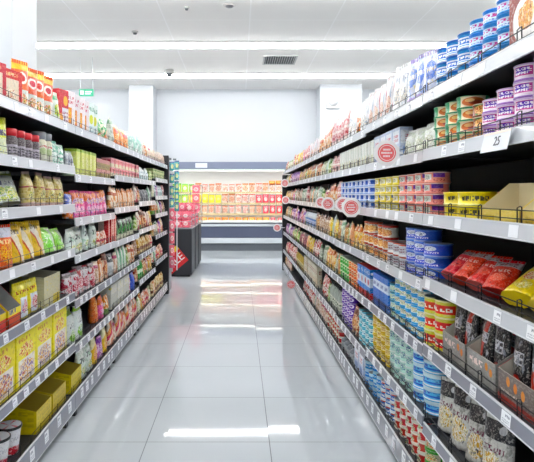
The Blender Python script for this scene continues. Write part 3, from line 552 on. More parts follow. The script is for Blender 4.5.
pouch('pinkbag', .075, .05, .16, 'pink pouch with orange top', 'ee86b0', [('band', .6, 1, 'e8824a'), ('food', .5, .62, .3, .12, ['c9402c', 'f0c8a8', 'f6ede2', 'a86ad0']), ('ell', .5, .3, .26, .14, 'f5c9dc'), ('speck', 9, .62, '9a6ac8')], 44, name='snack_bag', cat='snack bag')
pouch('peachbag', .085, .05, .155, 'peach and white striped pouch', 'ecb48c', [('vband', .15, .3, 'f4e8da'), ('vband', .55, .7, 'f4e8da'), ('band', .8, .95, 'dc8a5a'), ('food', .5, .35, .2, .2, ['c96a3a', 'f0cfa0', 'f6ecd8', 'd8843f'])], 45, name='snack_bag', cat='snack bag')
pouch('graybag', .09, .05, .12, 'dark grey pouch', '5d6168', [('speck', 7, .55, 'a9afb4')], 46)
pouch('orangetall', .11, .05, .17, 'orange-red pouch with blue-white top', 'ea5a24', [('band', .72, 1, 'd3d6e4'), ('food', .5, .35, .36, .24, ['b8281c', 'f08a24', 'f7c94a', 'd83c1c']), ('text', .15, .55, .85, .7, 1, 4, 'f9e0b0')], 47, name='noodle_pouch', cat='noodle pouch')
pouch('yellownoodle', .12, .05, .165, 'yellow pouch with white and red swoosh', 'f0c81e', [('diag', .85, -1.2, 'd8591f'), ('diag', .95, -1.2, 'f4ead4'), ('diag', 1.35, -1.2, 'f0c81e'), ('text', .1, .75, .7, .92, 1, 4, '6b5a12')], 48, name='noodle_pouch', cat='noodle pouch')
pouch('lightgreen', .14, .06, .12, 'light green pouch leaning back', 'a9e07a', [('rect', .5, 0, 1, 1, 'c3cfbe'), ('ell', .3, .4, .2, .3, '7fd24a'), ('speck', 7, .6, 'e3f2d2')], 49)
pouch('chinabag', .13, .06, .165, 'white and green seasoning bag', 'dfe8e2', [('text', .15, .5, .85, .78, 1, 4, '2f3f42'), ('food', .5, .24, .34, .14, ['4a9a3c', 'e3c93a', 'f2efe0', '78b24c']), ('speck', 6, .58, 'b6d2c2')], 50)
box('redtall', .05, .07, .19, 'slim red carton', 'cf3238', [('vband', .2, .5, 'f0d5c8'), ('text', .55, .3, .9, .8, 5, 2, 'f4e2dc')], 20)
pouch('darkgreen', .13, .06, .15, 'dark green pouch with black stripes', '2f7a3f', [('diag', .0, .9, '1e3a26'), ('diag', .18, .9, '3f8f4c'), ('diag', .4, .9, '1b2c20'), ('band', .0, .25, 'd9ddc6')], 51)
pouch('redwhitetri', .09, .05, .16, 'red and cream pouch', 'd14a56', [('diag', -.1, 1.2, 'efe6dc'), ('speck', 7, .6, 'b02a3c')], 52, name='snack_bag', cat='snack bag')
pouch('smallorange', .09, .05, .13, 'orange and green pouch', 'dd8a4c', [('speck', 5, .52, 'e9e3d2'), ('band', .0, .3, '6f9a50')], 53)
good('yellowdisplay', 'tray', (.13, .11, .15, .07), 'display_tray', 'display tray', 'yellow display tray', 'ead51f', [('band', 0, .3, 'd6402a'), ('text', .1, .32, .6, .5, 1, 5, '3a5aa0')], 9, inner='a7aaa6')
pouch('yellowwhite', .11, .05, .16, 'yellow and white picture pouch', 'eadc3a', [('rect', .3, .05, .9, .6, 'dfe4ee'), ('food', .6, .32, .22, .2, ['3f6ac0', 'e2628a', 'f2efe6', 'c93f3a']), ('text', .15, .68, .85, .84, 1, 4, 'b04a2a')], 54, name='noodle_pouch', cat='noodle pouch')
good('creamcarton', 'tray', (.23, .16, .15, .14), 'open_carton', 'open carton', 'large cream open carton', 'c9c6a6', [('rect', .55, .0, .95, .3, 'e4d23c'), ('speck', 8, .63, 'e4d23c')], 10, inner='cfccb8')
pouch('redwhitecandy', .10, .06, .15, 'red and white striped pouch', 'd9d2d6', [('speck', 4, .52, 'b8324a'), ('food', .5, .4, .36, .2, ['9c1f38', 'd86a7c', 'f3e9ec', 'b02a44']), ('band', .85, 1, '5a4a50')], 55, name='snack_bag', cat='snack bag')
pouch('blackgrey', .11, .06, .17, 'white and black seasoning pouch', 'd8dbdd', [('band', .6, 1, '40444a'), ('text', .2, .7, .8, .88, 1, 4, 'dfe2e4'), ('rect', .1, .1, .45, .45, 'b9c0c4')], 56)
pouch('greencream', .09, .05, .17, 'pale green and white pouch', 'dfe9e2', [('vband', 0, .2, '8cc0a2'), ('ell', .55, .4, .25, .2, 'b6d6c4')], 57)
pouch('orangecream', .11, .05, .16, 'orange and cream packet', 'e2a578', [('speck', 5, .5, 'f1e7d8'), ('band', .6, .75, 'b85a3c')], 58)
pouch('brownyellow', .11, .05, .16, 'brown and yellow packet', 'c79a50', [('speck', 5, .5, 'efe2b9'), ('band', .2, .4, '7c4a2c')], 59)
pouch('pinkorange', .11, .05, .14, 'pink and orange packet', 'e69a82', [('speck', 5, .5, 'f3e6dc'), ('band', .3, .45, 'd0446a')], 60, name='snack_bag', cat='snack bag')
box('bigyellow', .215, .09, .215, 'large yellow noodle multipack', 'f4e42a', [('rect', .1, .06, .92, .52, 'ece6de'), ('food', .5, .28, .38, .2, ['b86a7c', 'e9b13a', 'f2ece6', '8a6a9a']), ('food', .5, .68, .34, .14, ['e88a1f', 'f6df6a', 'f7edb0', 'd84a2c']), ('text', .1, .84, .7, .95, 1, 5, 'd99a1c')], 21, name='noodle_multipack', cat='noodle pack')
pouch('greenwhitesoft', .13, .07, .20, 'white and green soft bag', 'dbe2df', [('ell', .5, .2, .34, .14, '8fd04a'), ('band', .82, 1, '9fd052'), ('text', .2, .45, .85, .62, 1, 4, '39424c'), ('food', .5, .3, .3, .1, ['58a03c', 'b7dc5a', 'eaf0e0', '3c8aa0'])], 61)
pouch('orangeblack', .11, .06, .20, 'orange and red crisp bag', 'e5772a', [('food', .5, .5, .4, .3, ['c9281c', 'f0a53c', 'f6e6a8', 'de5a20']), ('band', .86, 1, '4a4a2c')], 62, name='snack_bag', cat='snack bag')
box('greybox', .20, .08, .17, 'grey-white carton', 'c6c8c0', [('rect', .1, .6, .9, .9, 'dcdcd2'), ('speck', 6, .64, 'e9e27c')], 22)
pouch('bluebag', .13, .06, .17, 'bright blue bag', '2044c8', [('ell', .5, .5, .25, .16, '5f7fe6'), ('speck', 8, .65, '9fb2f0')], 63, name='snack_bag', cat='snack bag')
pouch('greenthin', .07, .05, .17, 'green slim bag', '3fa04a', [('band', .3, .5, 'dfeedd')], 64)
good('noodlecup', 'cup', (.048, .115), 'noodle_cup', 'cup', 'white noodle cup with dark lid rim', 'efeff2', [('food', .5, .16, .34, .16, ['c4182c', 'e03a48', 'd22038', 'f0c0c4']), ('text', .25, .5, .75, .72, 1, 4, 'c9cad2')], 11)
good('yellowopen', 'tray', (.20, .17, .13, .10), 'open_carton', 'open carton', 'yellow corrugated open carton', 'd8c43a', [('text', .1, .2, .9, .8, 3, 6, 'c2ae34')], 12, inner='b8a22e')
pouch('stripepink', .11, .05, .17, 'pink and orange striped packet', 'e4a08c', [('diag', 0, .8, 'f3ded2'), ('diag', .2, .8, 'd8607a'), ('diag', .4, .8, 'e9a878'), ('diag', .6, .8, 'f4e6dc')], 65, name='snack_bag', cat='snack bag')
pouch('yelloworange', .11, .05, .18, 'yellow and orange packet', 'ecc032', [('food', .5, .3, .36, .22, ['e2501c', 'f08a2a', 'f7e9a0', 'd83a1c']), ('diag', .5, .6, 'f2ecc8')], 66, name='noodle_pouch', cat='noodle pouch')
# --- chiller and end displays
pouch('meatbag', .15, .05, .22, 'clear-front meat pack', 'ecdccd', [('speck', 5, .57, '9a5a3c'), ('band', .9, 1, 'a8603c'), ('food', .5, .4, .4, .28, ['a5502c', 'd9946a', 'f0d9c4', 'c66a52']), ('band', .82, 1, 'c9825a'), ('text', .2, .7, .8, .8, 1, 4, 'b03a2c')], 67, name='chilled_pack', cat='chilled pack')
pouch('sausagebag', .15, .05, .21, 'pale pack with red print', 'efe0d8', [('speck', 6, .58, 'b8483c'), ('band', .92, 1, 'c2504a'), ('food', .5, .45, .36, .26, ['c2402c', 'e8a184', 'f6e6dc', 'd66a58']), ('band', .88, 1, 'd8705a')], 68, name='chilled_pack', cat='chilled pack')
pouch('redchill', .15, .05, .21, 'bright pink-red pack', 'f0606c', [('ell', .5, .45, .3, .24, 'fadfd8'), ('text', .2, .75, .8, .9, 1, 4, 'fdf0ee')], 69, name='chilled_pack', cat='chilled pack')
pouch('greenchill', .15, .05, .21, 'light green pack', 'b9da5c', [('ell', .5, .45, .3, .24, 'f0eed0'), ('band', .84, 1, '6fb43c')], 70, name='chilled_pack', cat='chilled pack')
pouch('yellowchill', .15, .05, .21, 'yellow pack', 'f2e02c', [('ell', .5, .5, .28, .16, 'f7f0a8'), ('text', .2, .75, .8, .88, 1, 4, 'd8842c')], 71, name='chilled_pack', cat='chilled pack')
pouch('orangechill', .15, .05, .15, 'orange tray pack', 'f0963c', [('food', .5, .5, .4, .36, ['d8541f', 'f6b24a', 'fbe0a0', 'e8742a'])], 72, name='chilled_pack', cat='chilled pack')
pouch('pinkhang', .11, .04, .14, 'pink snack pouch', 'ee8a9a', [('ell', .5, .5, .32, .24, 'f8e4e2'), ('food', .5, .5, .2, .14, ['d8304c', 'f0a0a8', 'fbe9e6', 'c9405c'])], 73, name='snack_bag', cat='snack bag')
pouch('redchill2', .11, .04, .14, 'pink-red snack pouch', 'e8506a', [('ell', .5, .45, .3, .24, 'fadfd8'), ('speck', 6, .56, 'f3d0d0')], 75, name='snack_bag', cat='snack bag')
pouch('tealhang', .10, .03, .12, 'teal and yellow hanging packet', '3fa8b4', [('ell', .5, .45, .3, .24, 'e3e9b4'), ('band', .84, 1, '2a5f9c'), ('speck', 8, .62, 'f0d24a')], 74)

def make(key, near):
    g_ = G[key]; kk = key + ('_n' if near else '')
    v = g_['shape']; nvar = 3 if v == 'pouch' else 1
    q = rnd.randrange(nvar)
    if (kk, q) in g_['protos']: return g_['protos'][kk, q], True
    m = printed('print_' + key, g_['base'], g_['layers'], g_['rough'], seed=g_['seed'], coat=.2 if v in ('pouch', 'can') else 0, fine={'pouch': .24, 'can': .13, 'box': .22, 'tray': .12}.get(v, .2))
    nm = g_['name']
    if v == 'can':
        b, lid = can_mesh(*g_['dims']); 
        root = link(nm, b, m)
        link('lid', lid, M['tin'], root)
    elif v == 'box': root = link(nm, box_mesh(*g_['dims']), m)
    elif v == 'pouch':
        w_, d, h = g_['dims']; root = link(nm, pouch_mesh(w_, d, h, g_['seed'] + q * 1.7), m)
        if near: link('seal', seal_mesh(w_ * .94, h * .07, h * .945), M['foil'] if g_.get('foil') else m, root)
    elif v == 'jar':
        r, h = g_['dims']; root = link(nm, lathe('jar', [(.001, 0), (r * .9, 0), (r, .006), (r, h * .66), (r * .96, h * .70), (r * .84, h * .75), (r * .84, h * .77)], 26, 2), m)
        link('cap', lathe('cap', [(r * .84, h * .76), (r * .95, h * .765), (r * .95, h * .985), (r * .8, h), (.001, h)], 26), M[g_['cap']], root)
    elif v == 'bottle':
        r, h = g_['dims']; root = link(nm, lathe('bottle', [(.001, 0), (r * .92, 0), (r, .006), (r, h * .62), (r * .85, h * .72), (r * .42, h * .82), (r * .4, h * .88)], 22, 2), m)
        link('cap', lathe('cap', [(r * .5, h * .87), (r * .5, h * .99), (r * .44, h), (.001, h)], 18), M['capblack'], root)
    elif v == 'cup':
        r, h = g_['dims']; root = link(nm, lathe('cup', [(.001, .0), (r * .72, 0), (r * .74, .003), (r * .98, h * .93), (r * .98, h * .95)], 28, 2), m)
        link('rim', lathe('rim', [(r * .97, h * .9), (r * 1.05, h * .91), (r * 1.07, h * .96), (r * 1.05, h), (r * .98, h)], 28), M['capblack'], root)
        link('lid', lathe('lid', [(r * .98, h * .998), (r * .9, h * .985), (.001, h * .985)], 28), printed('cup_lid', 'dfe0e4', [('speck', 4, .6, 'd86a74')], .35), root)
    elif v == 'tray':
        w_, d, h, fh = g_['dims']; me = tray_meshes(w_, d, h, fh); root = link(nm, me, [m, mat('board_' + key, g_.get('inner', 'bdb8aa'), .8)])
    g_['protos'][kk, q] = root
    return root, False

def dims_of(key):
    g_ = G[key]; d = g_['dims']
    if g_['shape'] in ('can', 'jar', 'bottle'): return 2 * d[0], 2 * d[0], d[1]
    if g_['shape'] == 'cup': return 2.14 * d[0], 2.14 * d[0], d[1]
    return d[0], d[1], d[2]
LV = ['top', 'second', 'third', 'fourth', 'fifth', 'sixth', 'lowest']
counts = {}; pending = []
def put(key, loc, rot, near, sc_=None):
    root, used = make(key, near)
    if used or root.get('_u'): o = dup(root, loc, rot)
    else: o = root; o.location = loc; o.rotation_euler = rot; root['_u'] = 1
    o.scale = sc_ or (1, 1, 1)
    return o
MIX = ['redstripe', 'orangewhite', 'yellowbag', 'palebag', 'orangeyellow', 'brownwhite', 'purplebag', 'ocherbag', 'greygreen', 'redwhitebag', 'greenbag', 'tanbag', 'peachbag', 'smallorange', 'redwhitetri', 'greencream', 'redbrown', 'pinkbag']
def fill(side, lvl, seq, y):
    """line goods along one shelf from the near end; each entry gives where (in photo columns at the goods' front) the run ends"""
    XF = XR if side > 0 else -XL; K = 559 * (XF + .04); nm = 'right' if side > 0 else 'left'
    yend = bay_span(side, 6 if side > 0 else 4)[1] - .03
    r_ = random.Random(lvl * 17 + (side > 0) * 5)
    for e in seq:
        px, key = e[0], e[1]; op = e[2] if len(e) > 2 else {}
        ye = min(yend, K / (px - 239.5) if side > 0 else K / (239.5 - px))
        if key is None: y = max(y, ye); continue
        W, D, H = dims_of(key); s_ = op.get('s', 1.); sh = G[key]['shape']
        pitch = op.get('p', W * s_ + (.004 if sh != 'pouch' else .0)); pitch = max(pitch, W * s_ * (1.02 if sh == 'pouch' else 1.0) + .003)
        key0 = key; first = True
        while (y + pitch * .6 <= ye or first) and y + W * s_ <= yend:
            first = False
            k_ = bay_of(side, y); a, b = bay_span(side, k_)
            if y + W * s_ > b - .004 and k_ < (6 if side > 0 else 4): y = b + .006; continue
            if y - a < .004: y = a + .006
            z = shelf_z(side, lvl, y + .01) - .0075
            gap = (shelf_z(side, lvl - 1, y + .01) - .034 - z) if lvl else 9
            n = op.get('n', 1)
            if sh == 'pouch' and y > 3.35: key = r_.choice(MIX) if r_.random() < .28 else key0; W, D, H = dims_of(key)
            if y + W * s_ > b - .004: W = min(W, .10); key = key if dims_of(key)[0] <= W else key0; W, D, H = dims_of(key)
            tilt = op.get('t', 0.) ; 
            while n > 1 and n * H * s_ > gap: n -= 1
            zs_ = min(s_ * op.get('sz', 1), (gap - (.016 if sh == 'pouch' else .004)) / (n * H))
            near = y < (3.3 if side > 0 else 3.6)
            ck_ = (side, lvl, key); counts[ck_] = counts.get(ck_, 0) + 1; ci = counts[ck_]
            for row in range(op.get('rows', 1)):
                nn = n - (r_.random() < .25 and n > 2 and not op.get('full')) if row == 0 else n
                for i in range(nn):
                    jx = r_.uniform(0, .004); jr = r_.uniform(-.12, .12) - side * -.55 if sh in ('can', 'jar', 'cup', 'bottle') else r_.uniform(-.14, .14) if sh == 'pouch' else r_.uniform(-.02, .02)
                    vz = r_.uniform(.9, 1.03) if sh == 'pouch' else 1.
                    if n > 1 and sh == 'box': jr *= .3
                    xx = XF + .027 + (abs(math.sin(jr + op.get('rz', 0))) * W * s_ * .5 if sh in ('pouch', 'box') else 0) + op.get('sb', 0) + D * s_ / 2 + jx + row * (D * s_ + .006)
                    yy = y + W * s_ / 2
                    tl = -tilt; zz = z + i * (H * zs_ + .0004) + .0005
                    a1 = tl + (r_.uniform(-.06, .03) if sh == 'pouch' else 0); a2 = op.get('ry', 0) + (r_.uniform(-.05, .05) if sh == 'pouch' else 0)
                    zz += abs(math.sin(a1)) * D * s_ * .56 + abs(math.sin(a2)) * W * s_ * .51
                    o = put(key, (side * xx, yy, zz), (a1, a2, (-PI / 2 if side > 0 else PI / 2) + jr + op.get('rz', 0)), near, (s_, s_, zs_ * vz))
                    lay = '' if n == 1 else (', ' + ('bottom' if i == 0 else 'top' if i == nn - 1 else ORD[i]) + ' layer')
                    rw = '' if row == 0 else ', back row'
                    for fm in ('%s, %s shelf of the %s gondola, %s from near end%s%s', '%s, %s shelf, %s gondola, %s from near end%s%s', '%s, %s shelf, %s gondola, %s along%s%s', '%s, %s shelf %s side, %s along%s%s', '%s, %s %s shelf, %s%s%s'):
                        lab = fm % (G[key]['desc'], LV[lvl], nm, ORD[ci - 1], lay, rw)
                        if len(lab.split()) <= 16: break
                    tag(o, lab, G[key]['cat'], '%s on the %s %s shelf' % (G[key]['desc'] + 's', nm, LV[lvl]))
            y += max(pitch, W * s_ * (1.035 if sh == 'pouch' else 1.0) + .004)
    return y

# ------------------------------------------------------------------ right-hand gondola, stocked shelf by shelf
fill(1, 0, [(531, 'bowlbox', {'p': .158, 'sb': .005}), (501, 'bowlbox', {'p': .158, 'sb': .005}), (467, 'bluepink', {'n': 4, 'full': 1, 'p': .094}), (436, 'bluetall', {'n': 3, 'full': 1, 'p': .098}),
    (405, 'lilac', {'p': .085, 'rz': .35, 'sz': 1.1}), (388, 'whitetall', {'p': .11, 'sz': 1.1, 'rz': .25}), (366, 'whitestripe', {'p': .09, 'rz': .3, 'sz': 1.15}), (347, 'whitetall', {'p': .12, 's': .85, 'sz': 1.15, 'rz': .2}), (332, 'redstripe', {'p': .12, 'sz': 1.2}), (320, 'orangewhite', {'p': .12, 'sz': 1.15}), (309, 'whitestripe', {'p': .12}), (302, 'redstripe', {'p': .13, 's': .9}), (293, 'yellowbag', {'sz': 1.1}), (284, 'palebag', {'sz': 1.1})], 1.20)
fill(1, 1, [(515, 'purplecan', {'n': 4, 'full': 1, 'p': .1, 'rows': 2}), (503, 'purplecan', {'n': 3, 'full': 1, 'p': .1}), (496, 'purplecan', {'n': 3, 'full': 1, 's': .9}), (484, 'redgreen', {'n': 3, 'full': 1, 'sb': .01}), (430, 'greenfood', {'n': 4, 'full': 1, 'p': .108, 's': 1.0, 'rows': 2}),
    (401, 'whitelump', {'p': .10, 'rz': .2}), (374, 'bluewhitebox', {'p': .125}), (341, 'whiteslim', {'p': .078}), (333, 'redstripe', {'s': .8}), (321, 'palebag', {'s': 1}), (312, 'orangewhite', {'s': .85}), (304, 'orangeyellow', {}), (298, 'yellowbag', {'s': .9}), (292, 'purplebag', {}), (283, 'palebag', {})], 1.22)
fill(1, 2, [(494, 'yellowcarton', {'p': .245}), (480, 'redback', {'n': 2, 'full': 1, 'sb': .08}), (441, 'lowyellow', {'n': 2, 'full': 1, 'p': .128}), (395, 'pinktuna', {'n': 4, 'full': 1, 'p': .115}), (372, 'yellowtuna', {'n': 4, 'full': 1, 'p': .115}), (341, 'bluetuna', {'n': 4, 'full': 1, 'p': .12}),
    (328, 'orangewhite', {}), (320, 'bluegreenbag', {'s': .9}), (303, 'greygreen', {}), (291, 'brownwhite', {}), (283, 'ocherbag', {})], 1.2)
fill(1, 3, [(484, 'yellowcoffee', {'p': .15, 't': 1.05, 's': .88, 'rz': .5}), (436, 'redpack', {'p': .11, 't': .85, 'rz': .5, 's': .86}), (424, 'deepblue', {'n': 3, 'full': 1, 'p': .118}), (401, 'deepblue', {'n': 4, 'full': 1, 'p': .118}), (388, 'whitecan', {'n': 2, 'full': 1, 'p': .1}), (365, 'redwhitecan', {'n': 3, 'p': .1}), (348, 'orangeyellow', {}), (340, 'greenbag', {}),
    (330, 'yellowbag', {}), (316, 'brownwhite', {}), (306, 'whitebottle', {}), (292, 'purplebag', {}), (283, 'ocherbag', {})], 1.2)
fill(1, 4, [(443, None), (424, 'mjcan', {'n': 3, 'full': 1, 'p': .105}), (392, 'skycan', {'n': 5, 'p': .082, 'full': 1}), (390, 'tealcan', {'n': 4, 'p': .08}), (374, 'bluepouchbox', {}), (358, 'blueredbox', {}), (349, 'orangecan', {'n': 3}), (341, 'greencan', {'n': 3, 'full': 1}),
    (326, 'orangeyellow', {}), (320, 'greygreen', {}), (314, 'redwhitebag', {}), (307, 'yellowbag', {}), (300, 'darkred', {}), (293, 'greenbag', {}), (283, 'purplebag', {})], 1.2)
fill(1, 5, [(438, 'leafpouch', {'p': .115, 't': .1, 'rz': .35}), (413, 'bluewhitebig', {'n': 5, 'full': 1, 'p': .135}), (390, 'greentealcan', {'n': 5, 'full': 1, 'p': .085}), (372, 'yellowgoldcan', {'n': 5, 'full': 1, 'p': .085}), (360, 'lightbluecan', {'n': 4, 'p': .085}), (352, 'redbrown', {}), (340, 'purplesmall', {'n': 6, 'full': 1, 'p': .085}),
    (330, 'greenbottle', {}), (322, 'redwhitebag', {}), (318, None), (305, 'creambox', {}), (297, 'yellowbottle', {}), (288, 'redwhitebag', {}), (283, 'tanbag', {})], 1.62)
fill(1, 6, [(420, 'greenredcan', {'n': 3, 'full': 1, 'p': .1}), (392, 'multicanred', {'n': 4, 'p': .085}), (378, 'multicanblue', {'n': 4, 'p': .085}), (365, 'bluestack', {'n': 4, 'p': .085}), (354, 'bluewhitebox', {'p': .125}), (341, 'glassjar', {'p': .1}), (328, 'multicanred', {'n': 3, 'p': .085}), (316, 'tanbag', {}), (304, 'redwhitebag', {'s': .9}), (291, None), (283, 'tanbag', {})], 1.75)

# display trays that hold the black pouches
def tray_at(key, y, lvl, lab, x=.01):
    z = shelf_z(1, lvl, y) - .007
    o = put(key, (XR + .026 + x + .065, y, z), (0, 0, -PI / 2), True)
    tag(o, lab, G[key]['cat'], 'display trays on the right-hand shelves')

# ------------------------------------------------------------------ left-hand gondola
fill(-1, 0, [(23, 'redtub', {'p': .155, 's': .95, 'rz': -.25}), (52, 'redyellowbag', {'p': .10, 'rz': -.4, 's': .95, 'sz': 1.3}), (58, 'greenyellowbag', {}), (72, 'redbox', {'p': .11, 'rz': -.25, 'sz': 1.1}), (88, 'whiteredbox', {'p': .10, 'rz': -.25, 'sz': 1.15}), (97, 'greentallbox', {'p': .10, 'rz': -.25, 'sz': 1.12}), (112, 'orangegreenbag', {'p': .16, 's': 1.2}), (130, 'orangeredbag', {'p': .18, 's': 1.2}), (144, 'mintbag', {'p': .19, 's': 1.2}), (165, 'beigebag', {'p': .13})], 1.97)
fill(-1, 1, [(11, 'limepouch', {'p': .09, 'rz': -.3}), (42, 'coffeejar', {'p': .085, 'rows': 1}), (53, 'creamerjar', {'p': .083}), (65, 'tealpouch', {'rz': -.2}), (77, 'greywhitebag', {}), (96, 'palegreenbox', {'p': .085}), (108, 'brownbox', {'n': 2, 'full': 1}), (137, 'pinkbox', {'n': 2, 'full': 1, 'p': .125}), (149, 'bluegreenbag', {'p': .14}), (166, 'greenflat', {'n': 3, 'full': 1, 'p': .17})], 2.0)
fill(-1, 2, [(28, 'greenwhitebag', {'p': .19, 't': .3, 'rz': -.3}), (66, 'noodlebag', {'p': .125}), (76, 'blueorange', {'p': .1}), (106, 'pinkbag', {'p': .085, 'rz': -.3}), (116, 'orangecream', {}), (137, 'peachbag', {'p': .095}), (151, 'graybag', {}), (166, 'bluegreenbag', {})], 1.95)
fill(-1, 3, [(16, 'orangetall', {'p': .115, 'rz': -.3}), (47, 'yellownoodle', {'p': .125, 'rz': -.35, 't': .12}), (70, 'lightgreen', {'p': .14, 't': .25}), (98, 'chinabag', {'p': .15, 's': .95}), (108, 'pinkorange', {'s': .7}), (116, 'redtall', {}), (137, 'darkgreen', {'p': .15}), (153, 'redwhitetri', {'p': .11}), (166, 'smallorange', {})], 2.0)
fill(-1, 4, [(24, 'yellowdisplay', {'p': .14, 'sb': .0}), (42, 'yellowwhite', {'p': .13, 'rz': -.3}), (69, 'creamcarton', {'p': .24}), (98, 'redwhitecandy', {'p': .11, 'rz': -.2}), (118, 'blackgrey', {'p': .125}), (127, 'greencream', {}), (137, 'orangecream', {}), (150, 'brownyellow', {}), (166, 'pinkorange', {})], 1.97)
fill(-1, 5, [(66, 'bigyellow', {'p': .225}), (86, 'greenwhitesoft', {'p': .14}), (95, None), (111, 'orangeblack', {'p': .13}), (130, 'greybox', {'p': .21}), (139, 'bluebag', {'p': .15, 's': .95}), (143, 'greenthin', {}), (152, 'orangeyellow', {}), (166, 'pinkorange', {})], 1.95)
fill(-1, 6, [(-13, None), (26, 'noodlecup', {'p': .115}), (34, None), (73, 'yellowopen', {'p': .22}), (86, 'yellowopen', {'p': .22}), (96, 'chinabag', {'p': .14}), (112, 'yelloworange', {'p': .13}), (141, 'stripepink', {'p': .12}), (152, 'pinkorange', {}), (166, 'brownyellow', {})], 1.95)

# ------------------------------------------------------------------ round price cards sticking out from the shelf lips
m_cardw = mat('wobbler_card', 'f1eeee', .45); m_redp = mat('wobbler_red', 'e8686a', .45); m_clear = mat('wobbler_stem', 'dfe3e6', .2)
def disc_mesh(r, t, n=32, r_in=0):
    bm = bmesh.new()
    if not r_in:
        a = [bm.verts.new((r * math.cos(2 * PI * i / n), 0, r * math.sin(2 * PI * i / n))) for i in range(n)]; b = [bm.verts.new((v.co.x, t, v.co.z)) for v in a]
        bm.faces.new(a); bm.faces.new(b[::-1])
        for i in range(n): bm.faces.new((a[i], a[(i + 1) % n], b[(i + 1) % n], b[i]))
    else:
        R_ = [[bm.verts.new((q * math.cos(2 * PI * i / n), y, q * math.sin(2 * PI * i / n))) for i in range(n)] for q, y in ((r, 0), (r_in, 0), (r_in, t), (r, t))]
        for k_ in range(4):
            for i in range(n): bm.faces.new((R_[k_][i], R_[k_][(i + 1) % n], R_[(k_ + 1) % 4][(i + 1) % n], R_[(k_ + 1) % 4][i]))
    return mesh_from(bm, 'disc')
def wobbler(x, y, z, r, lab, diamond=True, red_r=.72, zs=None, lip=None):
    w_ = tag(empty('shelf_wobbler', (x, y, z)), lab, 'shelf price card', 'round red price cards on the right-hand shelf lips')
    if diamond:
        o = link('card', disc_mesh(r * 1.08, .0012, 8), m_cardw, w_); o.rotation_euler = (0, PI / 8, 0)
    else: link('card', disc_mesh(r, .0012), m_cardw, w_)
    a = red_r * r
    ring = link('red_disc', disc_mesh(a, .0008), m_redp, w_); ring.location = (0, -.0012, 0)
    # white lettering strokes: an inner ring and three rows of small bars
    o = link('inner_ring', disc_mesh(a * .86, .0005, r_in=a * .80), m_cardw, w_); o.location = (0, -.0019, 0)
    bm = bmesh.new(); q = random.Random(int(y * 100))
    for rz_, hw in ((.36, .42), (.0, .62), (-.36, .42)):
        xx = -hw * a
        while xx < hw * a - .1 * a:
            ww = q.uniform(.07, .15) * a; bx(bm, xx, xx + ww, -.0018, -.0012, rz_ * a - .10 * a, rz_ * a + .10 * a); xx += ww + .05 * a
    link('lettering', mesh_from(bm, 'lettering'), m_cardw, w_)
    dx = (lip or XR) - x; bm = bmesh.new(); bx(bm, .2 * r, dx + .004, .0014, .0022, -.005, .005); link('stem', mesh_from(bm, 'stem'), m_clear, w_)
def px(X, Z, x_, y_, Y): return None
wobbler(.630, 2.39, 1.38, .054, 'large round red price card on white octagon below the second right shelf lip', zs=1)
wobbler(.648, 3.24, 1.128, .056, 'nearest red round price card on the third right shelf lip')
wobbler(.655, 3.54, 1.140, .048, 'red round price card just behind the nearest on the third right shelf lip')
wobbler(.652, 4.12, 1.135, .050, 'red round price card on the third right shelf lip, third from the near end', diamond=False)
wobbler(.655, 4.50, 1.142, .044, 'pale red price card on the third right shelf lip, farthest of the four together', diamond=False)
wobbler(.640, 7.75, 1.13, .055, 'small pinkish price card far along the third right shelf lip', diamond=False)
wobbler(.650, 8.0, 1.37, .06, 'small pinkish price card far along the second right shelf lip', diamond=False)
wobbler(.575, 8.55, .70, .06, 'pinkish price card beside the far end of the right gondola', diamond=False)
wobbler(.635, 6.9, .095, .052, 'round red price card at floor level on the lowest right shelf', diamond=False, red_r=.95)

def text_obj(name, s, size, m, parent, loc, rot, ext=.0006, sx=1.):
    cu = bpy.data.curves.new(name, 'FONT'); cu.body = s; cu.size = size; cu.extrude = ext; cu.align_x = 'CENTER'; cu.align_y = 'CENTER'
    t = bpy.data.objects.new(name + '_c', cu); col.objects.link(t)
    bpy.context.view_layer.update(); me = bpy.data.meshes.new_from_object(t.evaluated_get(bpy.context.evaluated_depsgraph_get()))
    bpy.data.objects.remove(t); o = link(name, me, None, parent); me.materials.clear(); me.materials.append(m); o.location = loc; o.rotation_euler = rot; o.scale = (sx, 1, 1); return o
# hanging price card reading 25 below the second right shelf
pc = tag(empty('price_card', (XR - .014, 1.485, 1.345)), 'white price card reading 25 on the second right shelf lip', 'price card')
pc.rotation_euler = (0, .25, 0)
boxobj('card', mat('price_card_paper', 'cfd3d8', .4), pc, -.0015, 0, -.078, .078, -.030, .024)
boxobj('yellow_strip', mat('price_card_strip', 'e9d9c9', .4), pc, -.0022, -.0016, -.078, .078, .018, .024)
text_obj('digits', '25', .036, mat('price_ink', '3c3f4c', .5), pc, (-.002, -.012, -.004), (PI / 2, 0, -PI / 2))
text_obj('small_text', 'S', .02, PM['price_ticket'], pc, (-.002, .03, -.004), (PI / 2, 0, -PI / 2)).hide_render = False
bpy.data.objects.remove([o for o in pc.children if o.name.startswith('small_text')][0])

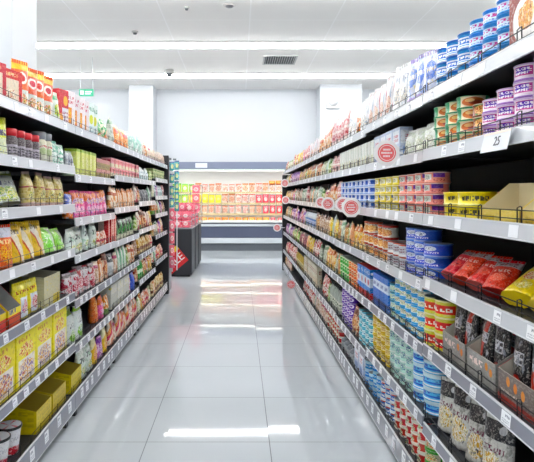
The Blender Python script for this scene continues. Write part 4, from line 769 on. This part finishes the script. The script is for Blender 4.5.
# display trays in front of the black pouches (fifth shelf) and grey pouches (sixth)
for i, (y, key, lvl, lab) in enumerate(((1.91, 'greytray', 4, 'grey display tray beside the red-labelled cans, fifth right shelf'), (1.696, 'greytray', 4, 'grey display tray with pale lettering, fifth right shelf'),
        (1.482, 'browntray', 4, 'dark display tray with orange dots, fifth right shelf'), (1.268, 'greytray', 4, 'grey display tray nearest the viewer, fifth right shelf'))):
    tray_at(key, y, lvl, lab)
    z = shelf_z(1, lvl, y) - .0035
    for j in range(2):
        for r_ in range(2):
            kk = 'blackred' if (j + r_ + i) % 2 == 0 and i < 3 else 'blackwhite'
            s = .86
            o = put(kk, (XR + .036 + .040 + r_ * .05, y - .048 + j * .094 + prnd.uniform(-.003, .003), z + .004), (-.04, prnd.uniform(-.03, .03), -PI / 2 + prnd.uniform(-.05, .05)), True, (s, .6, 1.02 + .06 * r_))
            tag(o, '%s, %s pouch in the %s of the %s black-pouch trays, %s' % (G[kk]['desc'], ('nearer', 'farther')[j], ORD[3 - i], 'right', ('front', 'rear')[r_]), 'coffee pouch', 'black pouches in the display trays')

# ------------------------------------------------------------------ chiller cabinet on the back wall
m_chd = mat('chiller_blue_grey', '545b72', .4); m_chl = mat('chiller_bumper', 'cdd3d8', .35); m_chw = mat('chiller_white', 'f4f4f0', .5); m_chk = mat('chiller_kick', '5f656c', .5)
m_chlamp = mat('chiller_lamp', 'fffaf0', .5, emit=FRIDGE_LAMP); m_chtop = mat('chiller_canopy', '737c93', .4)
ch = tag(empty('chiller_cabinet', (0, 12.0, 0)), 'long open chiller cabinet with lit shelves along the back wall', 'chiller')
CX0, CX1 = -3.0, 2.9
def C_(name, m, *b, bev=0.): return boxobj(name, m, ch, *b, bev=bev)
C_('kick_plate', m_chk, CX0, CX1, .05, .95, .0, .155)
C_('bumper', m_chl, CX0, CX1, .0, .95, .16, .275, bev=.01)
C_('front_panel', m_chd, CX0, CX1, .02, .95, .28, .52, bev=.01)
C_('front_rail', m_chl, CX0, CX1, .0, .06, .525, .575, bev=.008)
C_('dark_joint', m_chk, CX0, CX1, .03, .07, .575, .605)
C_('front_lip', m_chw, CX0, CX1, .0, .08, .607, .655, bev=.01)
C_('floor_deck', m_chw, CX0, CX1, .08, .9, .525, .575)
C_('back_panel', m_chw, CX0, CX1, .88, .93, .58, 1.92)
C_('canopy', m_chtop, CX0, CX1, .30, .93, 1.775, 1.93, bev=.01)
C_('canopy_trim', mat('canopy_trim', 'c9d6d0', .4), CX0, CX1, .29, .36, 1.735, 1.772)
lampo = C_('lamp_strip', m_chlamp, CX0 + .05, CX1 - .05, .37, .42, 1.735, 1.768)
for x in (CX0, CX1 - .04): C_('side_panel', m_chw, x, x + .04, .08, .88, .58, 1.77)
zsh = [1.26, 1.02, .79]
for z, dpt in zip(zsh, (.42, .34, .26)):
    s = C_('shelf', m_chw, CX0 + .045, CX1 - .045, dpt, .875, z - .022, z)
    b = boxobj('shelf_lip', mat('chiller_shelf_lip_%d' % int(z * 100), 'c9b98a', .4), s, CX0 + .05, CX1 - .05, dpt - .01, dpt - .002, z - .03, z + .012)
    b = boxobj('shelf_lamp', m_chlamp, s, CX0 + .06, CX1 - .06, dpt + .02, dpt + .045, z - .031, z - .0225)
pl_ = tag(empty('small_sign', (-1.22 + .38, 12.285, 1.85)), 'small pale sign on the chiller canopy', 'sign')
boxobj('plate', printed('canopy_sign', 'dfe3ec', [('text', .1, .3, .9, .7, 1, 7, 'b98aa8')], .4), pl_, -.13, .13, 0, .012, -.05, .05)
rr = random.Random(11)
rowsC = [(1.26, .45, 'top shelf'), (1.02, .37, 'second shelf'), (.79, .29, 'third shelf'), (.577, .14, 'bottom deck')]
cc_ = {}
def chill(ri, x, key, z=None, dy=0, s=1., extra=''):
    z0, y0, nm_ = rowsC[ri]
    o = put(key, (x, 12.0 + y0 + .045 + dy, z0 + .005), (-.05, 0, rr.uniform(-.08, .08)), False, (s, 1, s))
    cc_[ri] = cc_.get(ri, 0) + 1
    tag(o, '%s on chiller %s, %s from left%s' % (G[key]['desc'], nm_, ORD[cc_[ri] - 1], extra), 'chilled pack', 'chilled packs on the chiller shelves')
for ri in range(4):
    x = -1.52
    while x < 1.25:
        if ri == 0: key = 'greenchill' if x < -.95 else ('sausagebag' if rr.random() < .35 or x > .75 else 'meatbag')
        elif ri == 1: key = 'greenchill' if x < -1.15 else 'yellowchill' if x < -.45 else ('redchill' if x > .42 else rr.choice(('meatbag', 'sausagebag')))
        elif ri == 2: key = rr.choice(('meatbag', 'sausagebag')) if x < .55 else 'redchill'
        else: key = 'orangechill' if x < .6 else 'redchill'
        s = .62 if (ri == 3 and key == 'redchill') else (.95 if ri < 3 else .9)
        s = min(s, [.98, .95, .9, .9][ri]) * rr.uniform(.86, 1)
        chill(ri, x, key, s=s)
        if ri == 0 and x > .62: pending.append((x, s))
        x += .15

for x, s in pending:
    o = put('orangechill', (x, 12.0 + .45 + .05, 1.26 + .215 * s), (-.0, 0, rr.uniform(-.1, .1)), False, (.95, .9, .5)); tag(o, 'orange pack lying on top of the chiller top row, %s from left' % ORD[pending.index((x, s))], 'chilled pack', 'orange packs on the chiller top row')
# dark dump bins with pink pouches, sale board, beyond the left gondola
m_bin = mat('bin_charcoal', '2b2e33', .4); m_chrome = mat('bin_frame', 'c2c6ca', .25, metal=.7)
binx = [(-.955, -.70, 8.2), (-.955, -.695, 8.85), (-.955, -.69, 9.5)]
for i, (a, b, y) in enumerate(binx):
    zt = .72
    bi = tag(empty('display_bin', ((a + b) / 2 - .15, y, 0)), 'charcoal display bin beyond the left gondola, %s from the viewer' % ORD[i], 'display bin', 'charcoal display bins')
    W2 = (b - a) / 2 + .15
    boxobj('body', m_bin, bi, -W2, W2, 0, .56, .03, zt - .02, bev=.006); boxobj('plinth', m_black, bi, -W2 + .03, W2 - .03, .03, .53, 0, .03)
    boxobj('rim', m_chrome, bi, -W2 - .004, W2 + .004, -.004, .564, zt - .02, zt, bev=.004)
    bm = bmesh.new()
    for x_, y_ in ((-W2, .0), (W2, .0), (W2, .56), (-W2, .56)): tube(bm, [(x_, y_, zt), (x_, y_, zt + .17)], .005)
    for z_ in (zt + .09, zt + .17): tube(bm, [(-W2, 0, z_), (W2, 0, z_), (W2, .56, z_), (-W2, .56, z_), (-W2, 0, z_)], .004)
    link('rail', mesh_from(bm, 'rail'), m_chrome, bi)
    n = 0
    for gy_ in range(4):
        for gx_ in range(4):
            for gz_ in range(2 if i == 0 else 3):
                if rr.random() < .1: continue
                n += 1
                o = put(rr.choice(('pinkhang', 'pinkhang', 'redchill2')), ((a + b) / 2 - .15 + (gx_ - 1.5) * .12 + rr.uniform(-.005, .005), y + .07 + gy_ * .135, zt + .002 + gz_ * .115), (rr.uniform(-.02, .02), 0, rr.uniform(-.15, .15)), False, (.95, 1, .8))
                tag(o, 'small pink snack pouch on the %s charcoal bin, %s of its pile' % (ORD[i], ORD[n - 1]), 'snack pouch', 'pink snack pouches on the display bins')
# tall rack of pink pouches on the second bin corner
m_red = mat('sale_red', 'd92027', .45); m_yel = mat('sale_yellow', 'f4d21a', .45)
sg = tag(empty('sale_sign', (-.965, 8.185, .215)), 'red SALE sign with yellow corner tilted on the nearest charcoal bin', 'sale sign')
sg.rotation_euler = (0, math.radians(-40), 0)
boxobj('board', m_red, sg, -.19, .19, 0, .006, -.115, .10)
text_obj('lettering', 'SALE', .165, m_w, sg, (0, -.0012, -.005), (PI / 2, 0, 0))
boxobj('yellow_corner', m_yel, sg, -.19, .19, -.001, .006, .1005, .165)

# end display of the left gondola: narrow shelves facing the cross aisle and clip strips of small packets
ec = tag(empty('end_display', (-1.3, 6.832, 0)), 'grey end display with shelves behind the left gondola end panel', 'end display')
m_ecf = mat('end_display_grey', '9a9ca2', .4)
boxobj('side_frame', m_ecf, ec, .40, .425, .01, .36, 0, 1.55, bev=.003); boxobj('side_frame', m_ecf, ec, -.44, -.415, .01, .36, 0, 1.55, bev=.003)
for z in (.1, .4, .7, 1.0, 1.3): boxobj('shelf', m_ecf, ec, -.41, .395, .01, .36, z - .02, z)
n = 0
for z in (.1, .4, .7, 1.0, 1.3):
    for i in range(6):
        for j in range(1):
            n += 1; key = 'pinkhang' if (i + int(z * 10)) % 2 else 'tanbag'
            o = put(key, (-1.3 - .34 + i * .135, 6.832 + .2, z + .006), (0, 0, PI), False)
            tag(o, '%s on the end display, %s counted from its foot' % (G[key]['desc'], ORD[n - 1]), 'snack pouch', 'snack pouches on the end display')
strips = [(-.835, 6.93), (-.79, 7.06)]
for si, (x, y) in enumerate(strips):
    cs = tag(empty('clip_strip', (x, y, 0)), 'hanging clip strip at the left gondola end, %s one' % ('nearer' if si == 0 else 'farther'), 'clip strip')
    boxobj('strip', m_clear, cs, -.008, .008, 0, .002, .25, 1.66); boxobj('hook', m_chrome, cs, -.06 if si == 0 else -.11, .008, .002, .008, 1.64, 1.66)
    for j in range(9 if si == 0 else 5):
        z = (.30 + j * .15) if si == 0 else (1.0 + j * .13)
        key = 'tealhang' if (si == 1 or j > 4) else 'pinkhang'
        o = put(key, (x + .0, y - .02, z), (0, 0, .25), False, (.58, 1, .95))
        tag(o, '%s clipped on the %s clip strip, %s from its foot' % (G[key]['desc'], 'nearer' if si == 0 else 'farther', ORD[j]), 'hanging packet', 'packets on the clip strips')
# tall wire rack with pink pouches beside the second bin
tr = tag(empty('wire_rack', (-.72, 9.45, 0)), 'thin wire rack of pink pouches at the last charcoal bin', 'wire rack')
bm = bmesh.new()
for dx in (-.11, .09):
    tube(bm, [(dx, -.03, .72), (dx, -.03, 1.36)], .006)
for z_ in (.93, 1.08, 1.23, 1.36): tube(bm, [(-.11, -.03, z_), (.09, -.03, z_)], .005)
link('frame', mesh_from(bm, 'frame'), m_chrome, tr)
for j in range(3):
    o = put('pinkhang', (-.73, 9.38, .925 + j * .15), (0, 0, rr.uniform(-.1, .1)), False, (1.15, 1, 1)); tag(o, 'pink snack pouch hung on the wire rack, %s from the bottom' % ORD[j], 'snack pouch', 'pouches on the wire rack')

for o in list(sc.objects):
    if '_u' in o: del o['_u']
    if o.parent is None and 'label' in o:
        w_ = o['label'].split()
        if len(w_) > 16: o['label'] = ' '.join(w_[:16])
